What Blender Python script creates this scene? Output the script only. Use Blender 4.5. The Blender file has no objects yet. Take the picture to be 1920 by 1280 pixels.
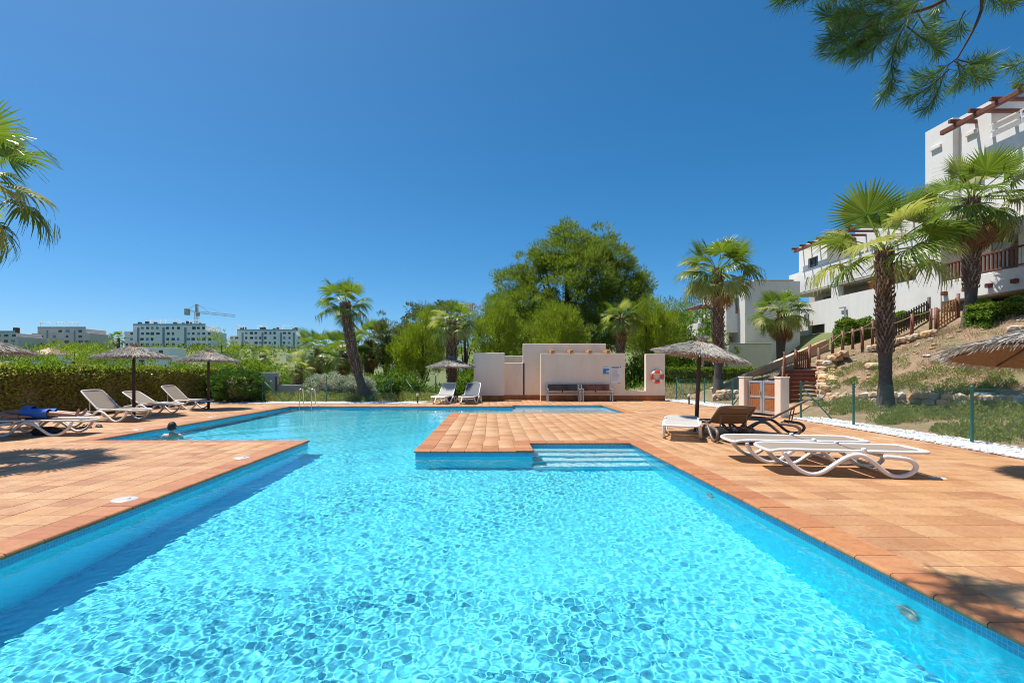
import bpy, bmesh, math, random
import numpy as np
from mathutils import Vector, Matrix, Quaternion

sc = bpy.context.scene
COL = sc.collection
PI = math.pi
F, H, HX, HY = 907.0, 1.4, 920.0, 698.0        # focal length (px), eye height, vanishing point of the pool axis

# ------------------------------------------------------------------ camera, sky, sun, exposure
cam = bpy.data.cameras.new('camera'); cam_o = bpy.data.objects.new('camera', cam); COL.objects.link(cam_o)
cam_o.location = (0, 0, H); cam_o.rotation_euler = (PI/2, 0, 0)
cam.sensor_width = 36; cam.lens = 36*F/1920; cam.shift_x = (960-HX)/1920; cam.shift_y = (HY-640)/1920
cam.clip_start = .05; cam.clip_end = 5000; sc.camera = cam_o

SUN_DIR = Vector((-.36, .13, 1)).normalized()
world = bpy.data.worlds.new('World'); sc.world = world; world.use_nodes = True
wt = world.node_tree
sky = wt.nodes.new('ShaderNodeTexSky'); sky.sky_type = 'NISHITA'; sky.sun_disc = False
sky.sun_elevation = math.asin(SUN_DIR.z); sky.sun_rotation = math.atan2(SUN_DIR.x, SUN_DIR.y)
sky.altitude = 0; sky.air_density = .72; sky.dust_density = 1.0; sky.ozone_density = 8.0
hs = wt.nodes.new('ShaderNodeHueSaturation'); hs.inputs['Saturation'].default_value = 1.24; hs.inputs['Hue'].default_value = .488      # the photo's deep, saturated blue
wt.links.new(sky.outputs[0], hs.inputs['Color']); wt.links.new(hs.outputs[0], wt.nodes['Background'].inputs[0]); wt.nodes['Background'].inputs[1].default_value = .108

sun = bpy.data.lights.new('sun', 'SUN'); sun.energy = 4.9; sun.angle = math.radians(.45); sun.color = (1, .965, .91)
sun_o = bpy.data.objects.new('sun', sun); COL.objects.link(sun_o)
sun_o.rotation_euler = SUN_DIR.to_track_quat('Z', 'Y').to_euler(); sun_o.location = (-10, 5, 40)
sun.cycles.is_caustics_light = True            # real refracted caustics on the pool floor

sc.view_settings.view_transform = 'Standard'; sc.view_settings.look = 'None'
sc.view_settings.exposure = 0.50; sc.view_settings.gamma = 1
sc.cycles.use_denoising = True; sc.cycles.pixel_filter_type = 'BLACKMAN_HARRIS'; sc.cycles.filter_width = 1.0
sc.cycles.max_bounces = 12; sc.cycles.diffuse_bounces = 8; sc.cycles.glossy_bounces = 3
sc.cycles.transmission_bounces = 6; sc.cycles.transparent_max_bounces = 6
sc.cycles.caustics_reflective = False; sc.cycles.caustics_refractive = True
sc.cycles.sample_clamp_indirect = 6

# ------------------------------------------------------------------ helpers
def G(px, py, z=0.0):
    Y = F*(H-z)/(py-HY); return Vector(((px-HX)/F*Y, Y, z))
def W(px, py, Y):
    return Vector(((px-HX)/F*Y, Y, H+(HY-py)/F*Y))
def sm(a, b, x):
    t = np.clip((x-a)/(b-a), 0, 1); return t*t*(3-2*t)

def tag(o, label=None, cat=None, group=None, kind=None):
    if label: o['label'] = label
    if cat: o['category'] = cat
    if group: o['group'] = group
    if kind: o['kind'] = kind
    return o
def empty(name, loc=(0, 0, 0), rz=0, label=None, cat=None, group=None, kind=None):
    o = bpy.data.objects.new(name, None); COL.objects.link(o); o.empty_display_size = .1
    o.location = loc; o.rotation_euler = (0, 0, rz); return tag(o, label, cat, group, kind)
def inst(name, me, parent=None, loc=(0, 0, 0), rot=(0, 0, 0), scale=(1, 1, 1), mat=None):
    o = bpy.data.objects.new(name, me); COL.objects.link(o)
    if parent is not None: o.parent = parent
    o.location = loc; o.rotation_euler = rot
    o.scale = scale if hasattr(scale, '__len__') else (scale,)*3
    if mat is not None:
        o.material_slots[0].link = 'OBJECT'; o.material_slots[0].material = mat
    return o
def copy_tree(o, parent=None):
    c = o.copy(); COL.objects.link(c)
    if parent is not None: c.parent = parent
    for ch in list(o.children): copy_tree(ch, c)
    return c
def np_mesh(name, v, f, mat=None, smooth=False):
    v = np.asarray(v, dtype=np.float32); f = np.asarray(f, dtype=np.int32); k = f.shape[1]
    me = bpy.data.meshes.new(name)
    me.vertices.add(len(v)); me.vertices.foreach_set('co', v.ravel())
    me.loops.add(f.size); me.loops.foreach_set('vertex_index', f.ravel())
    me.polygons.add(len(f)); me.polygons.foreach_set('loop_start', np.arange(0, f.size, k, dtype=np.int32))
    me.update(calc_edges=True)
    if smooth: me.polygons.foreach_set('use_smooth', np.ones(len(f), dtype=bool))
    if mat: me.materials.append(mat)
    return me

class MB:
    def __init__(s): s.v = []; s.f = []; s.sm = []
    def add(s, vs, fs, smooth=False):
        b = len(s.v); s.v += [tuple(p) for p in vs]
        s.f += [tuple(i+b for i in q) for q in fs]; s.sm += [smooth]*len(fs); return s
    def box(s, a, b, M=None):
        x0, y0, z0 = a; x1, y1, z1 = b
        vs = [Vector(p) for p in ((x0,y0,z0),(x1,y0,z0),(x1,y1,z0),(x0,y1,z0),(x0,y0,z1),(x1,y0,z1),(x1,y1,z1),(x0,y1,z1))]
        if M is not None: vs = [M @ p for p in vs]
        return s.add(vs, [(3,2,1,0),(4,5,6,7),(0,1,5,4),(1,2,6,5),(2,3,7,6),(3,0,4,7)])
    def cbox(s, a, b, c, M=None):            # box with chamfered edges on every side
        x0, y0, z0 = a; x1, y1, z1 = b
        R = [(x0+c,y0,z0+c),(x1-c,y0,z0+c),(x1,y0+c,z0+c),(x1,y1-c,z0+c),(x1-c,y1,z0+c),(x0+c,y1,z0+c),(x0,y1-c,z0+c),(x0,y0+c,z0+c)]
        T = [(x0+c,y0+c),(x1-c,y0+c),(x1-c,y1-c),(x0+c,y1-c)]
        vs = R+[(x,y,z1-c) for x,y,_ in R]+[(x,y,z0) for x,y in T]+[(x,y,z1) for x,y in T]
        fs = [(i,(i+1)%8,8+(i+1)%8,8+i) for i in range(8)]+[(19,18,17,16),(20,21,22,23)]
        fs += [(16,17,1,0),(17,18,3,2),(18,19,5,4),(19,16,7,6),(17,2,1),(18,4,3),(19,6,5),(16,0,7)]
        fs += [(8,9,21,20),(10,11,22,21),(12,13,23,22),(14,15,20,23),(9,10,21),(11,12,22),(13,14,23),(15,8,20)]
        vs = [Vector(p) for p in vs]
        if M is not None: vs = [M @ p for p in vs]
        return s.add(vs, fs)
    def bar(s, p, q, w, h=None, up=(0,0,1)):  # square bar between two points
        p = Vector(p); q = Vector(q); h = h or w; d = q-p; L = d.length; d.normalize()
        u = Vector(up)
        if abs(d.dot(u)) > .98: u = Vector((0,1,0))
        r = d.cross(u).normalized(); u = r.cross(d)
        M = Matrix((r.to_4d(), d.to_4d(), u.to_4d(), (0,0,0,1))).transposed()
        for i in range(3): M[3][i] = 0
        M.translation = p
        c = min(w, h)*.12
        return s.cbox((-w/2, 0, -h/2), (w/2, L, h/2), min(c, L*.4), M)
    def tube(s, path, r, n=8, cap=True, smooth=True, flat=1.0):
        P = [Vector(p) for p in path]; R = r if hasattr(r, '__len__') else [r]*len(P)
        vs = []; prev = None
        for i, p in enumerate(P):
            t = (P[min(i+1, len(P)-1)]-P[max(i-1, 0)]).normalized()
            if prev is None:
                u = Vector((0,0,1)) if abs(t.z) < .9 else Vector((1,0,0))
                u = (u-t*u.dot(t)).normalized()
            else: u = (prev-t*prev.dot(t)).normalized()
            prev = u; w = t.cross(u)
            for k in range(n):
                a = 2*PI*k/n; vs.append(p+(u*math.cos(a)+w*math.sin(a)*flat)*R[i])
        fs = []
        for i in range(len(P)-1):
            for k in range(n):
                a = i*n+k; b = i*n+(k+1)%n; fs.append((a, b, b+n, a+n))
        if cap: fs += [tuple(range(n-1, -1, -1)), tuple(range((len(P)-1)*n, len(P)*n))]
        return s.add(vs, fs, smooth)
    def lathe(s, prof, n=16, c=(0,0,0), smooth=True):
        c = Vector(c); vs = []
        for r, z in prof:
            for k in range(n):
                a = 2*PI*k/n; vs.append(c+Vector((r*math.cos(a), r*math.sin(a), z)))
        fs = []
        for i in range(len(prof)-1):
            for k in range(n):
                a = i*n+k; b = i*n+(k+1)%n; fs.append((a, b, b+n, a+n))
        return s.add(vs, fs, smooth)
    def quad(s, a, b, c, d): return s.add([a, b, c, d], [(0,1,2,3)])
    def mesh(s, name, mat=None):
        me = bpy.data.meshes.new(name); me.from_pydata(s.v, [], s.f); me.update()
        me.polygons.foreach_set('use_smooth', s.sm)
        if mat: me.materials.append(mat)
        return me
    def build(s, name, mat=None, parent=None, loc=(0,0,0), rot=(0,0,0)):
        return inst(name, s.mesh(name, mat), parent, loc, rot)

def spline(pts, k=5):
    P = [np.array(p, float) for p in pts]; out = []
    for i in range(len(P)-1):
        a = P[max(i-1, 0)]; b = P[i]; c = P[i+1]; d = P[min(i+2, len(P)-1)]
        for j in range(k):
            t = j/k
            out.append(.5*((2*b)+(c-a)*t+(2*a-5*b+4*c-d)*t*t+(3*b-a-3*c+d)*t**3))
    out.append(P[-1]); return [tuple(p) for p in out]

# ------------------------------------------------------------------ materials
class NT:
    def __init__(s, name):
        s.m = bpy.data.materials.new(name); s.m.use_nodes = True; s.t = s.m.node_tree
        s.b = s.t.nodes['Principled BSDF']; s.o = s.t.nodes['Material Output']
    def n(s, kind, **kw):
        x = s.t.nodes.new('ShaderNode'+kind)
        for k, v in kw.items():
            if k in x.inputs.keys(): x.inputs[k].default_value = v
            else: setattr(x, k, v)
        return x
    def l(s, a, b): s.t.links.new(a, b)
    def ramp(s, fac, stops, interp='LINEAR'):
        r = s.n('ValToRGB'); cr = r.color_ramp; cr.interpolation = interp
        while len(cr.elements) < len(stops): cr.elements.new(.5)
        for e, (p, c) in zip(cr.elements, stops): e.position = p; e.color = (*c, 1)
        s.l(fac, r.inputs[0]); return r.outputs[0]
    def math(s, op, a, b=None):
        x = s.n('Math', operation=op)
        for i, q in enumerate((a, b)):
            if q is None: continue
            if isinstance(q, (int, float)): x.inputs[i].default_value = q
            else: s.l(q, x.inputs[i])
        return x.outputs[0]
    def mix(s, fac, a, b, blend='MIX'):
        x = s.n('Mix', data_type='RGBA', blend_type=blend)
        for sock, q in ((x.inputs['Factor'], fac), (x.inputs[6], a), (x.inputs[7], b)):
            if isinstance(q, (int, float)): sock.default_value = q
            elif isinstance(q, tuple): sock.default_value = (*q, 1)
            else: s.l(q, sock)
        return x.outputs[2]
    def coord(s, which='Object'): return s.n('TexCoord').outputs[which]
    def pos(s): return s.n('NewGeometry').outputs['Position']
    def noise(s, vec, scale, detail=4, rough=.6, out='Fac'):
        x = s.n('TexNoise'); x.inputs['Scale'].default_value = scale; x.inputs['Detail'].default_value = detail
        x.inputs['Roughness'].default_value = rough; s.l(vec, x.inputs['Vector']); return x.outputs[out]
    def bump(s, h, strength=.3, dist=.01):
        x = s.n('Bump'); x.inputs['Strength'].default_value = strength; x.inputs['Distance'].default_value = dist
        s.l(h, x.inputs['Height']); s.l(x.outputs[0], s.b.inputs['Normal'])
    def color(s, c): s.l(c, s.b.inputs['Base Color']) if not isinstance(c, tuple) else setattr(s.b.inputs['Base Color'], 'default_value', (*c, 1))
    def rough(s, r): s.b.inputs['Roughness'].default_value = r

def pm(name, c1, c2=None, scale=8, rough=.6, bump=.0, metallic=0, detail=5, world=True, spec=.5, dist=.01):
    n = NT(name); c2 = c2 or tuple(x*.8 for x in c1)
    v = n.pos() if world else n.coord()
    f = n.noise(v, scale, detail)
    n.color(n.ramp(f, [(.3, c1), (.7, c2)])); n.rough(rough); n.b.inputs['Metallic'].default_value = metallic
    n.b.inputs['Specular IOR Level'].default_value = spec
    if bump: n.bump(n.noise(v, scale*4, 4), bump, dist)
    return n.m
def leafmat(name, cols, trans=.35, rough=.5, tcol=None):
    n = NT(name); g = n.n('NewGeometry'); oi = n.n('ObjectInfo')
    r = n.math('FRACT', n.math('ADD', g.outputs['Random Per Island'], n.math('MULTIPLY', oi.outputs['Random'], .37)))
    k = len(cols); c = n.ramp(r, [(i/max(1, k-1), x) for i, x in enumerate(cols)])
    n.color(c); n.rough(rough); n.b.inputs['Specular IOR Level'].default_value = .3
    tr = n.n('BsdfTranslucent'); n.l(n.mix(1.0, c, tcol or (1.25, 1.35, .7), 'MULTIPLY'), tr.inputs['Color'])
    mx = n.n('MixShader'); mx.inputs[0].default_value = trans
    n.l(n.b.outputs[0], mx.inputs[1]); n.l(tr.outputs[0], mx.inputs[2]); n.l(mx.outputs[0], n.o.inputs[0])
    return n.m
def islandmat(name, cols, rough=.7, noise_scale=30, bump=.2, spec=.3):
    n = NT(name); g = n.n('NewGeometry'); oi = n.n('ObjectInfo')
    r = n.math('FRACT', n.math('ADD', g.outputs['Random Per Island'], oi.outputs['Random']))
    k = len(cols); c = n.ramp(r, [(i/max(1, k-1), x) for i, x in enumerate(cols)])
    f = n.noise(n.pos(), noise_scale, 5)
    n.color(n.mix(1.0, c, n.ramp(f, [(.25, (.78, .78, .78)), (.75, (1.15, 1.15, 1.15))]), 'MULTIPLY'))
    n.rough(rough); n.b.inputs['Specular IOR Level'].default_value = spec
    if bump: n.bump(f, bump, .01)
    return n.m

def tile_material():
    n = NT('terracotta_tile'); g = n.n('NewGeometry'); oi = n.n('ObjectInfo'); p = n.pos()
    r = n.math('FRACT', n.math('ADD', g.outputs['Random Per Island'], oi.outputs['Random']))
    c = n.ramp(r, [(0, (.37,.175,.078)), (.2, (.44,.225,.095)), (.45, (.46,.25,.112)), (.65, (.395,.195,.088)), (.8, (.48,.28,.135)), (.92, (.33,.142,.062)), (1, (.445,.24,.098))])
    st = n.noise(p, 2.2, 6, .7)
    c = n.mix(n.math('MULTIPLY', n.ramp(n.noise(p, .55, 6, .7), [(.48, (0,0,0)), (.66, (1,1,1))]), .55), c, (.50,.35,.21))
    c = n.mix(1.0, c, n.ramp(st, [(.2, (.82,.80,.78)), (.8, (1.12,1.12,1.1))]), 'MULTIPLY')
    sp = n.noise(p, 26, 5, .7)
    c = n.mix(1.0, c, n.ramp(sp, [(.25, (.8,.78,.76)), (.6, (1.06,1.05,1.04))]), 'MULTIPLY')
    n.color(c); n.l(n.ramp(sp, [(.3, (.5,)*3), (.7, (.75,)*3)]), n.b.inputs['Roughness']); n.bump(sp, .25, .006)
    return n.m
def coping_material():
    n = NT('coping_terracotta'); oi = n.n('ObjectInfo'); p = n.pos()
    c = n.ramp(oi.outputs['Random'], [(0, (.39,.155,.062)), (.4, (.44,.19,.075)), (.7, (.35,.13,.05)), (1, (.46,.215,.092))])
    sp = n.noise(p, 14, 6, .7)
    c = n.mix(1.0, c, n.ramp(sp, [(.25, (.72,.68,.66)), (.65, (1.08,1.06,1.04))]), 'MULTIPLY')
    n.color(c); n.rough(.55); n.bump(sp, .25, .006); return n.m
def mosaic_material(name, c1, c2, grout, size=.028):
    n = NT(name); p = n.pos()
    sepn = n.n('SeparateXYZ'); n.l(p, sepn.inputs[0])
    # running coordinate along the wall (x+y works on axis-aligned walls)
    comb = n.n('CombineXYZ'); n.l(n.math('ADD', sepn.outputs[0], sepn.outputs[1]), comb.inputs[0]); n.l(sepn.outputs[2], comb.inputs[1])
    br = n.n('TexBrick'); br.offset = 0; br.inputs['Scale'].default_value = 1
    br.inputs['Brick Width'].default_value = size; br.inputs['Row Height'].default_value = size; br.inputs['Mortar Size'].default_value = size*.07
    br.inputs['Color1'].default_value = (*c1, 1); br.inputs['Color2'].default_value = (*c2, 1); br.inputs['Mortar'].default_value = (*grout, 1)
    n.l(comb.outputs[0], br.inputs['Vector']); n.color(br.outputs['Color']); n.rough(.25); return n.m
def floor_mosaic(name, c1, c2, grout, size=.028):
    n = NT(name); p = n.pos()
    br = n.n('TexBrick'); br.offset = 0; br.inputs['Scale'].default_value = 1
    br.inputs['Brick Width'].default_value = size; br.inputs['Row Height'].default_value = size; br.inputs['Mortar Size'].default_value = size*.07
    br.inputs['Color1'].default_value = (*c1, 1); br.inputs['Color2'].default_value = (*c2, 1); br.inputs['Mortar'].default_value = (*grout, 1)
    n.l(p, br.inputs['Vector'])
    n.color(n.mix(1.0, br.outputs['Color'], n.ramp(n.noise(p, .5, 4), [(.3, (.92,.95,.97)), (.7, (1.05,1.03,1.02))]), 'MULTIPLY')); n.rough(.3); return n.m

M = {}
M['tile'] = tile_material(); M['coping'] = coping_material()
M['mortar'] = pm('tile_mortar', (.30,.20,.14), (.22,.15,.11), 20, .9)
M['band'] = mosaic_material('waterline_mosaic', (.03,.30,.50), (.05,.38,.58), (.30,.45,.52))
M['basin'] = floor_mosaic('pool_floor_mosaic', (.11,.77,.95), (.13,.80,.95), (.18,.78,.92))
M['basinw'] = mosaic_material('pool_wall_mosaic', (.01,.80,.97), (.015,.82,.97), (.04,.79,.94))
M['tread'] = floor_mosaic('shallow_tint_mosaic', (.52,.82,.88), (.58,.85,.90), (.50,.78,.84))  # paler copy of the floor mosaic; shallow water's brightness put into the colour

def stained(name, c1, c2):
    n = NT(name); p = n.pos(); mp = n.n('Mapping'); mp.inputs['Scale'].default_value = (2.2, 2.2, .45); n.l(p, mp.inputs['Vector'])
    st_ = n.noise(mp.outputs[0], 1.2, 6, .65); f = n.noise(p, 1.3, 5); fine = n.noise(p, 40, 4)
    c = n.ramp(f, [(.3, c1), (.7, c2)]); c = n.mix(1.0, c, n.ramp(st_, [(.30, (.94,.93,.91)), (.55, (1,1,1))]), 'MULTIPLY')
    n.color(c); n.rough(.88); n.bump(fine, .15, .004); return n.m
M['cream_render'] = stained('cream_render', (.90,.765,.61), (.85,.715,.56))
M['white_render'] = stained('white_render', (.76,.73,.68), (.72,.69,.64)); M['grey_render'] = stained('grey_render', (.72,.69,.63), (.67,.64,.58))
M['skirt'] = islandmat('brown_skirting_tile', [(.34,.12,.035), (.40,.16,.05), (.30,.10,.03)], .5, 9, .1)
M['wood'] = pm('red_brown_timber', (.20,.065,.028), (.12,.038,.018), 12, .6, .3)
M['woodl'] = pm('light_timber', (.52,.27,.10), (.42,.20,.07), 10, .6, .3)
M['woodg'] = pm('orange_slat_timber', (.40,.15,.045), (.30,.10,.03), 9, .55, .25)
M['woodd'] = pm('dark_timber', (.075,.042,.028), (.045,.026,.02), 10, .65, .3)
M['pole'] = pm('parasol_pole_timber', (.11,.06,.038), (.06,.034,.024), 14, .75, .35)
M['plastic'] = pm('white_resin', (.80,.78,.75), (.72,.69,.64), 5, .38, world=False)
M['brown_plastic'] = pm('brown_resin', (.17,.125,.10), (.12,.088,.07), 6, .42, world=False)
def sling(name, c1, c2):
    n = NT(name); p = n.coord()
    w = n.n('TexWave'); w.inputs['Scale'].default_value = 60; n.l(p, w.inputs['Vector'])
    w2 = n.n('TexWave'); w2.bands_direction = 'Y'; w2.inputs['Scale'].default_value = 60; n.l(p, w2.inputs['Vector'])
    n.color(n.mix(n.math('MULTIPLY', w.outputs['Fac'], w2.outputs['Fac']), c1, c2)); n.rough(.7)
    tr = n.n('BsdfTranslucent'); tr.inputs['Color'].default_value = (*(min(1, x*1.25) for x in c2), 1); mx = n.n('MixShader'); mx.inputs[0].default_value = .42
    n.l(n.b.outputs[0], mx.inputs[1]); n.l(tr.outputs[0], mx.inputs[2]); n.l(mx.outputs[0], n.o.inputs[0]); return n.m      # open mesh weave lets light through
M['sling'] = sling('taupe_sling', (.37,.31,.25), (.48,.42,.345)); M['slingb'] = sling('brown_sling', (.16,.105,.07), (.22,.145,.10))
M['slingg'] = sling('grey_sling', (.20,.21,.23), (.28,.29,.31)); M['slingw'] = sling('pale_sling', (.58,.56,.52), (.66,.64,.6))
M['slingblue'] = sling('shaded_blue_sling', (.22,.30,.55), (.34,.42,.66))  # blue of a sling in shade put into the colour; not used
M['straw'] = islandmat('dry_thatch', [(.42,.38,.32), (.54,.50,.44), (.33,.29,.24), (.48,.44,.38), (.62,.58,.52)], .9, 40, 0, .1)
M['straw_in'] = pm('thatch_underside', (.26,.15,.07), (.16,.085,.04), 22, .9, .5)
M['steel'] = pm('polished_steel', (.72,.74,.76), (.62,.64,.66), 6, .16, metallic=1)
M['alu'] = pm('grey_aluminium', (.52,.53,.53), (.44,.45,.46), 6, .4, metallic=.6)
M['green_paint'] = pm('green_fence_paint', (.018,.155,.115), (.014,.125,.095), 8, .4)
M['wire'] = pm('green_fence_wire', (.05,.16,.13), (.04,.13,.11), 8, .5)
M['pebble'] = islandmat('white_pebbles', [(.66,.65,.63), (.76,.75,.74), (.54,.53,.51), (.70,.69,.67)], .7, 30, .1)
M['stone'] = islandmat('ochre_limestone', [(.52,.30,.14), (.58,.42,.26), (.46,.36,.27), (.60,.37,.18), (.55,.50,.43), (.44,.25,.12)], .9, 9, .6)
M['lid'] = pm('white_plastic_lid', (.50,.47,.42), (.43,.40,.36), 9, .4)
M['glass'] = pm('dark_window_glass', (.03,.04,.05), (.05,.06,.075), .6, .08)
M['blue_glass'] = pm('blue_stair_glass', (.16,.25,.33), (.20,.30,.38), .5, .15)
M['shade_interior'] = pm('shaded_beige_render', (.55,.50,.43), (.50,.45,.39), 2, .9)  # darker than the outer render; shade of the recesses put into the colour
M['far_white'] = pm('far_white_render', (.95,.92,.87), (.92,.89,.84), .3, .9)
M['far_grey'] = pm('far_beige_render', (.72,.62,.55), (.68,.58,.51), .3, .9)
M['bark'] = pm('pine_bark', (.11,.075,.055), (.055,.038,.028), 10, .95, .8)
M['palm_bark'] = pm('palm_trunk_bark', (.125,.105,.09), (.07,.058,.05), 13, .95, .7)
M['boot'] = islandmat('palm_leaf_bases', [(.17,.085,.045), (.27,.17,.115), (.11,.065,.042), (.33,.24,.18), (.21,.12,.07)], .9, 20, .3)
M['frond'] = leafmat('palm_frond_green', [(.085,.145,.018), (.13,.195,.028), (.20,.265,.055), (.11,.17,.022)], .38, .27)
M['frondy'] = leafmat('palm_frond_yellowing', [(.30,.32,.08), (.40,.39,.14), (.26,.30,.06), (.46,.42,.20)], .42, .45)
M['dead'] = leafmat('dead_palm_frond', [(.26,.145,.06), (.20,.11,.05), (.30,.19,.09), (.16,.09,.045)], .2, .8, (1.1,.9,.6))
M['pine_dark'] = leafmat('dark_pine_needles', [(.12,.17,.022), (.165,.215,.03), (.20,.25,.04), (.14,.19,.022)], .45, .55)
M['pine_light'] = leafmat('bright_pine_needles', [(.22,.285,.022), (.27,.335,.030), (.18,.235,.02), (.31,.37,.042)], .45, .55)
M['olive'] = leafmat('olive_green_leaves', [(.11,.135,.04), (.15,.17,.06), (.085,.11,.032)], .35, .55)
M['shrub'] = leafmat('mid_green_leaves', [(.10,.18,.022), (.14,.23,.028), (.18,.27,.04), (.075,.14,.02)], .38, .5)
M['shrubl'] = leafmat('lime_green_leaves', [(.175,.25,.024), (.22,.295,.032), (.135,.20,.02), (.27,.325,.045)], .42, .5)
M['hedge'] = leafmat('hedge_leaves', [(.26,.30,.04), (.38,.40,.06), (.20,.22,.035), (.48,.46,.16), (.36,.25,.12), (.28,.31,.05), (.42,.33,.19)], .48, .28)
M['bushdark'] = leafmat('dark_bush_leaves', [(.05,.11,.018), (.075,.15,.026), (.06,.125,.02), (.11,.20,.036)], .32, .4)
M['cover'] = leafmat('grey_green_groundcover', [(.20,.26,.05), (.26,.32,.065), (.31,.28,.16), (.17,.23,.04), (.34,.32,.20), (.23,.29,.055)], .42, .7)
M['dryscrub'] = leafmat('dry_scrub', [(.40,.30,.18), (.34,.25,.14), (.25,.22,.10), (.44,.34,.22)], .25, .8, (1.1,1,.8))
M['flowerw'] = leafmat('white_flowering_leaves', [(.70,.72,.62), (.42,.48,.32), (.20,.26,.10), (.76,.76,.68)], .3, .6, (1,1,.9))
M['grass'] = leafmat('lawn_grass', [(.12,.17,.025), (.16,.20,.035), (.10,.14,.02), (.20,.21,.06)], .3, .6)
M['twig'] = pm('hedge_twigs', (.30,.22,.13), (.18,.13,.08), 9, .95)
M['needle'] = leafmat('near_pine_needles', [(.06,.13,.022), (.09,.17,.028), (.13,.21,.038), (.05,.105,.02)], .35, .4)
M['skin'] = pm('fair_skin', (.72,.47,.35), (.64,.40,.29), 6, .5, world=False)  # even lighter skin tone of the swimmer
M['skin2'] = pm('tanned_skin', (.42,.22,.14), (.36,.18,.11), 6, .5, world=False)
M['hair'] = pm('black_hair', (.012,.009,.008), (.03,.022,.018), 60, .5, .5, world=False)
M['shorts'] = pm('blue_shorts_cloth', (.05,.19,.62), (.04,.14,.50), 9, .8, .3, world=False)
M['black'] = pm('black_rubber', (.02,.02,.022), (.035,.033,.033), 9, .6)
M['orange'] = pm('orange_lifebuoy', (.80,.095,.03), (.70,.075,.025), 6, .45, world=False)
M['band_white'] = pm('white_reflective_band', (.80,.80,.78), (.74,.74,.72), 9, .4)
M['signwhite'] = pm('white_sign_board', (.80,.80,.81), (.77,.77,.78), 5, .35)
M['signblue'] = pm('blue_print', (.02,.22,.50), (.02,.20,.46), 5, .4)
M['signcyan'] = pm('cyan_print', (.05,.50,.58), (.05,.46,.54), 5, .4)
M['signgrey'] = pm('grey_print', (.24,.25,.29), (.22,.23,.27), 5, .5)
M['clay'] = pm('terracotta_pot', (.50,.17,.07), (.42,.14,.06), 8, .7)
M['crane'] = pm('crane_grey_paint', (.42,.38,.32), (.36,.32,.27), 2, .5)
M['concrete'] = pm('pale_concrete', (.50,.48,.45), (.43,.41,.38), 3, .9, .15)
M['rope'] = pm('hemp_rope', (.34,.26,.17), (.26,.19,.12), 30, .9)
M['rail_white'] = pm('white_railing_paint', (.78,.78,.78), (.74,.74,.74), 6, .4)
M['stair_clay'] = pm('stair_terracotta', (.30,.12,.06), (.22,.085,.042), 9, .75, .3)
M['roof_tile'] = pm('pale_roof_tile', (.52,.34,.24), (.44,.28,.19), 4, .8)
M['teal_glass'] = pm('teal_glass', (.35,.50,.52), (.32,.46,.48), .6, .12)
# ------------------------------------------------------------------ terrain
def wall_x(y): return np.where(y < 18.7, 12.8+(18.7-y)*.46, 12.8-(y-18.7)*.34)
def path_h(x): return np.interp(x, [13.2, 13.8, 19.6, 21.5], [1.5, 1.56, 3.15, 3.5])
def corridor(x, y): return (np.abs(x-(12.2+.65*(y-18.95))) < .95) & (y > 18.3) & (y < 21.75)
def hgt(x, y):
    x = np.asarray(x, float); y = np.asarray(y, float)
    xw = wall_x(y); s = x-xw
    bed = .22*sm(9.8, 12.5, x)
    slope = np.minimum(.45+(.46-.13*sm(18.6, 21.2, y))*s, 3.1+.05*s)+np.maximum(0, x-19.5)*.28
    slope = np.minimum(slope, 4.7)
    h = np.where(s > 0, slope, bed)
    path = (1-sm(.8, 1.7, np.abs(y-22.3)))*sm(13.2, 13.9, x)*(1-sm(20, 22, x))
    h = h*(1-path)+np.maximum(h, path_h(x)-.05)*path
    h = np.where(corridor(x, y), np.minimum(h, .2+(y-18.95)*.45), h)
    lawn = .8*sm(24.5, 29.5, y)*sm(7, 9, x)
    back = lawn+sm(19, 25, x)*3.6
    k = sm(24.6, 26.2, y); h = h*(1-k)+back*k
    ripple = .06*np.sin(x*2.1+y*.7)*np.sin(y*1.7-x*.4)+.03*np.sin(x*5.3)*np.sin(y*4.7)
    h = h+ripple*sm(.1, 1.2, s)*(y < 26)
    far = 12*sm(60, 230, y)*(1-sm(40, 160, x))
    return h+far
def ground_material():
    n = NT('dry_ground'); p = n.pos(); sp = n.n('SeparateXYZ'); n.l(p, sp.inputs[0])
    a = n.noise(p, .9, 6, .65); b = n.noise(p, 6, 6, .7)
    soil = n.ramp(b, [(.3, (.16,.098,.055)), (.5, (.25,.16,.095)), (.7, (.31,.22,.14))])
    scrub = n.ramp(b, [(.3, (.12,.115,.045)), (.7, (.21,.18,.085))])
    c = n.mix(n.ramp(a, [(.48, (0,0,0)), (.62, (1,1,1))]), soil, scrub)
    far = n.ramp(n.math('MULTIPLY', sp.outputs[1], .01), [(.26, (0,0,0)), (.30, (1,1,1))])
    c = n.mix(far, c, n.ramp(b, [(.3, (.08,.11,.03)), (.7, (.16,.17,.06))]))
    n.color(c); n.rough(.95); n.bump(b, .8, .05); return n.m
M['ground'] = ground_material()
DX0, DX1, DY0, DY1 = -14.5, 9.5, -3.0, 25.0
xs = np.unique(np.round(np.concatenate([np.linspace(-900, -24, 26), np.arange(-22, -14.5, 2), np.arange(-14.5, 9.5, 3), np.arange(9.5, 26, .35), np.linspace(26, 60, 14), np.linspace(70, 900, 16)]), 3))
ys = np.unique(np.round(np.concatenate([np.linspace(-60, -5, 8), np.arange(-3, 25, .5), np.arange(25, 34, .4), np.linspace(34, 300, 40), np.linspace(330, 2000, 20)]), 3))
GX, GY = np.meshgrid(xs, ys); GZ = hgt(GX, GY)
GZ = np.where((GX <= 9.5) & (GY <= 25) & (GX >= -14.5), 0, GZ)
nx = len(xs); ii, jj = np.meshgrid(np.arange(nx-1), np.arange(len(ys)-1))
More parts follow.
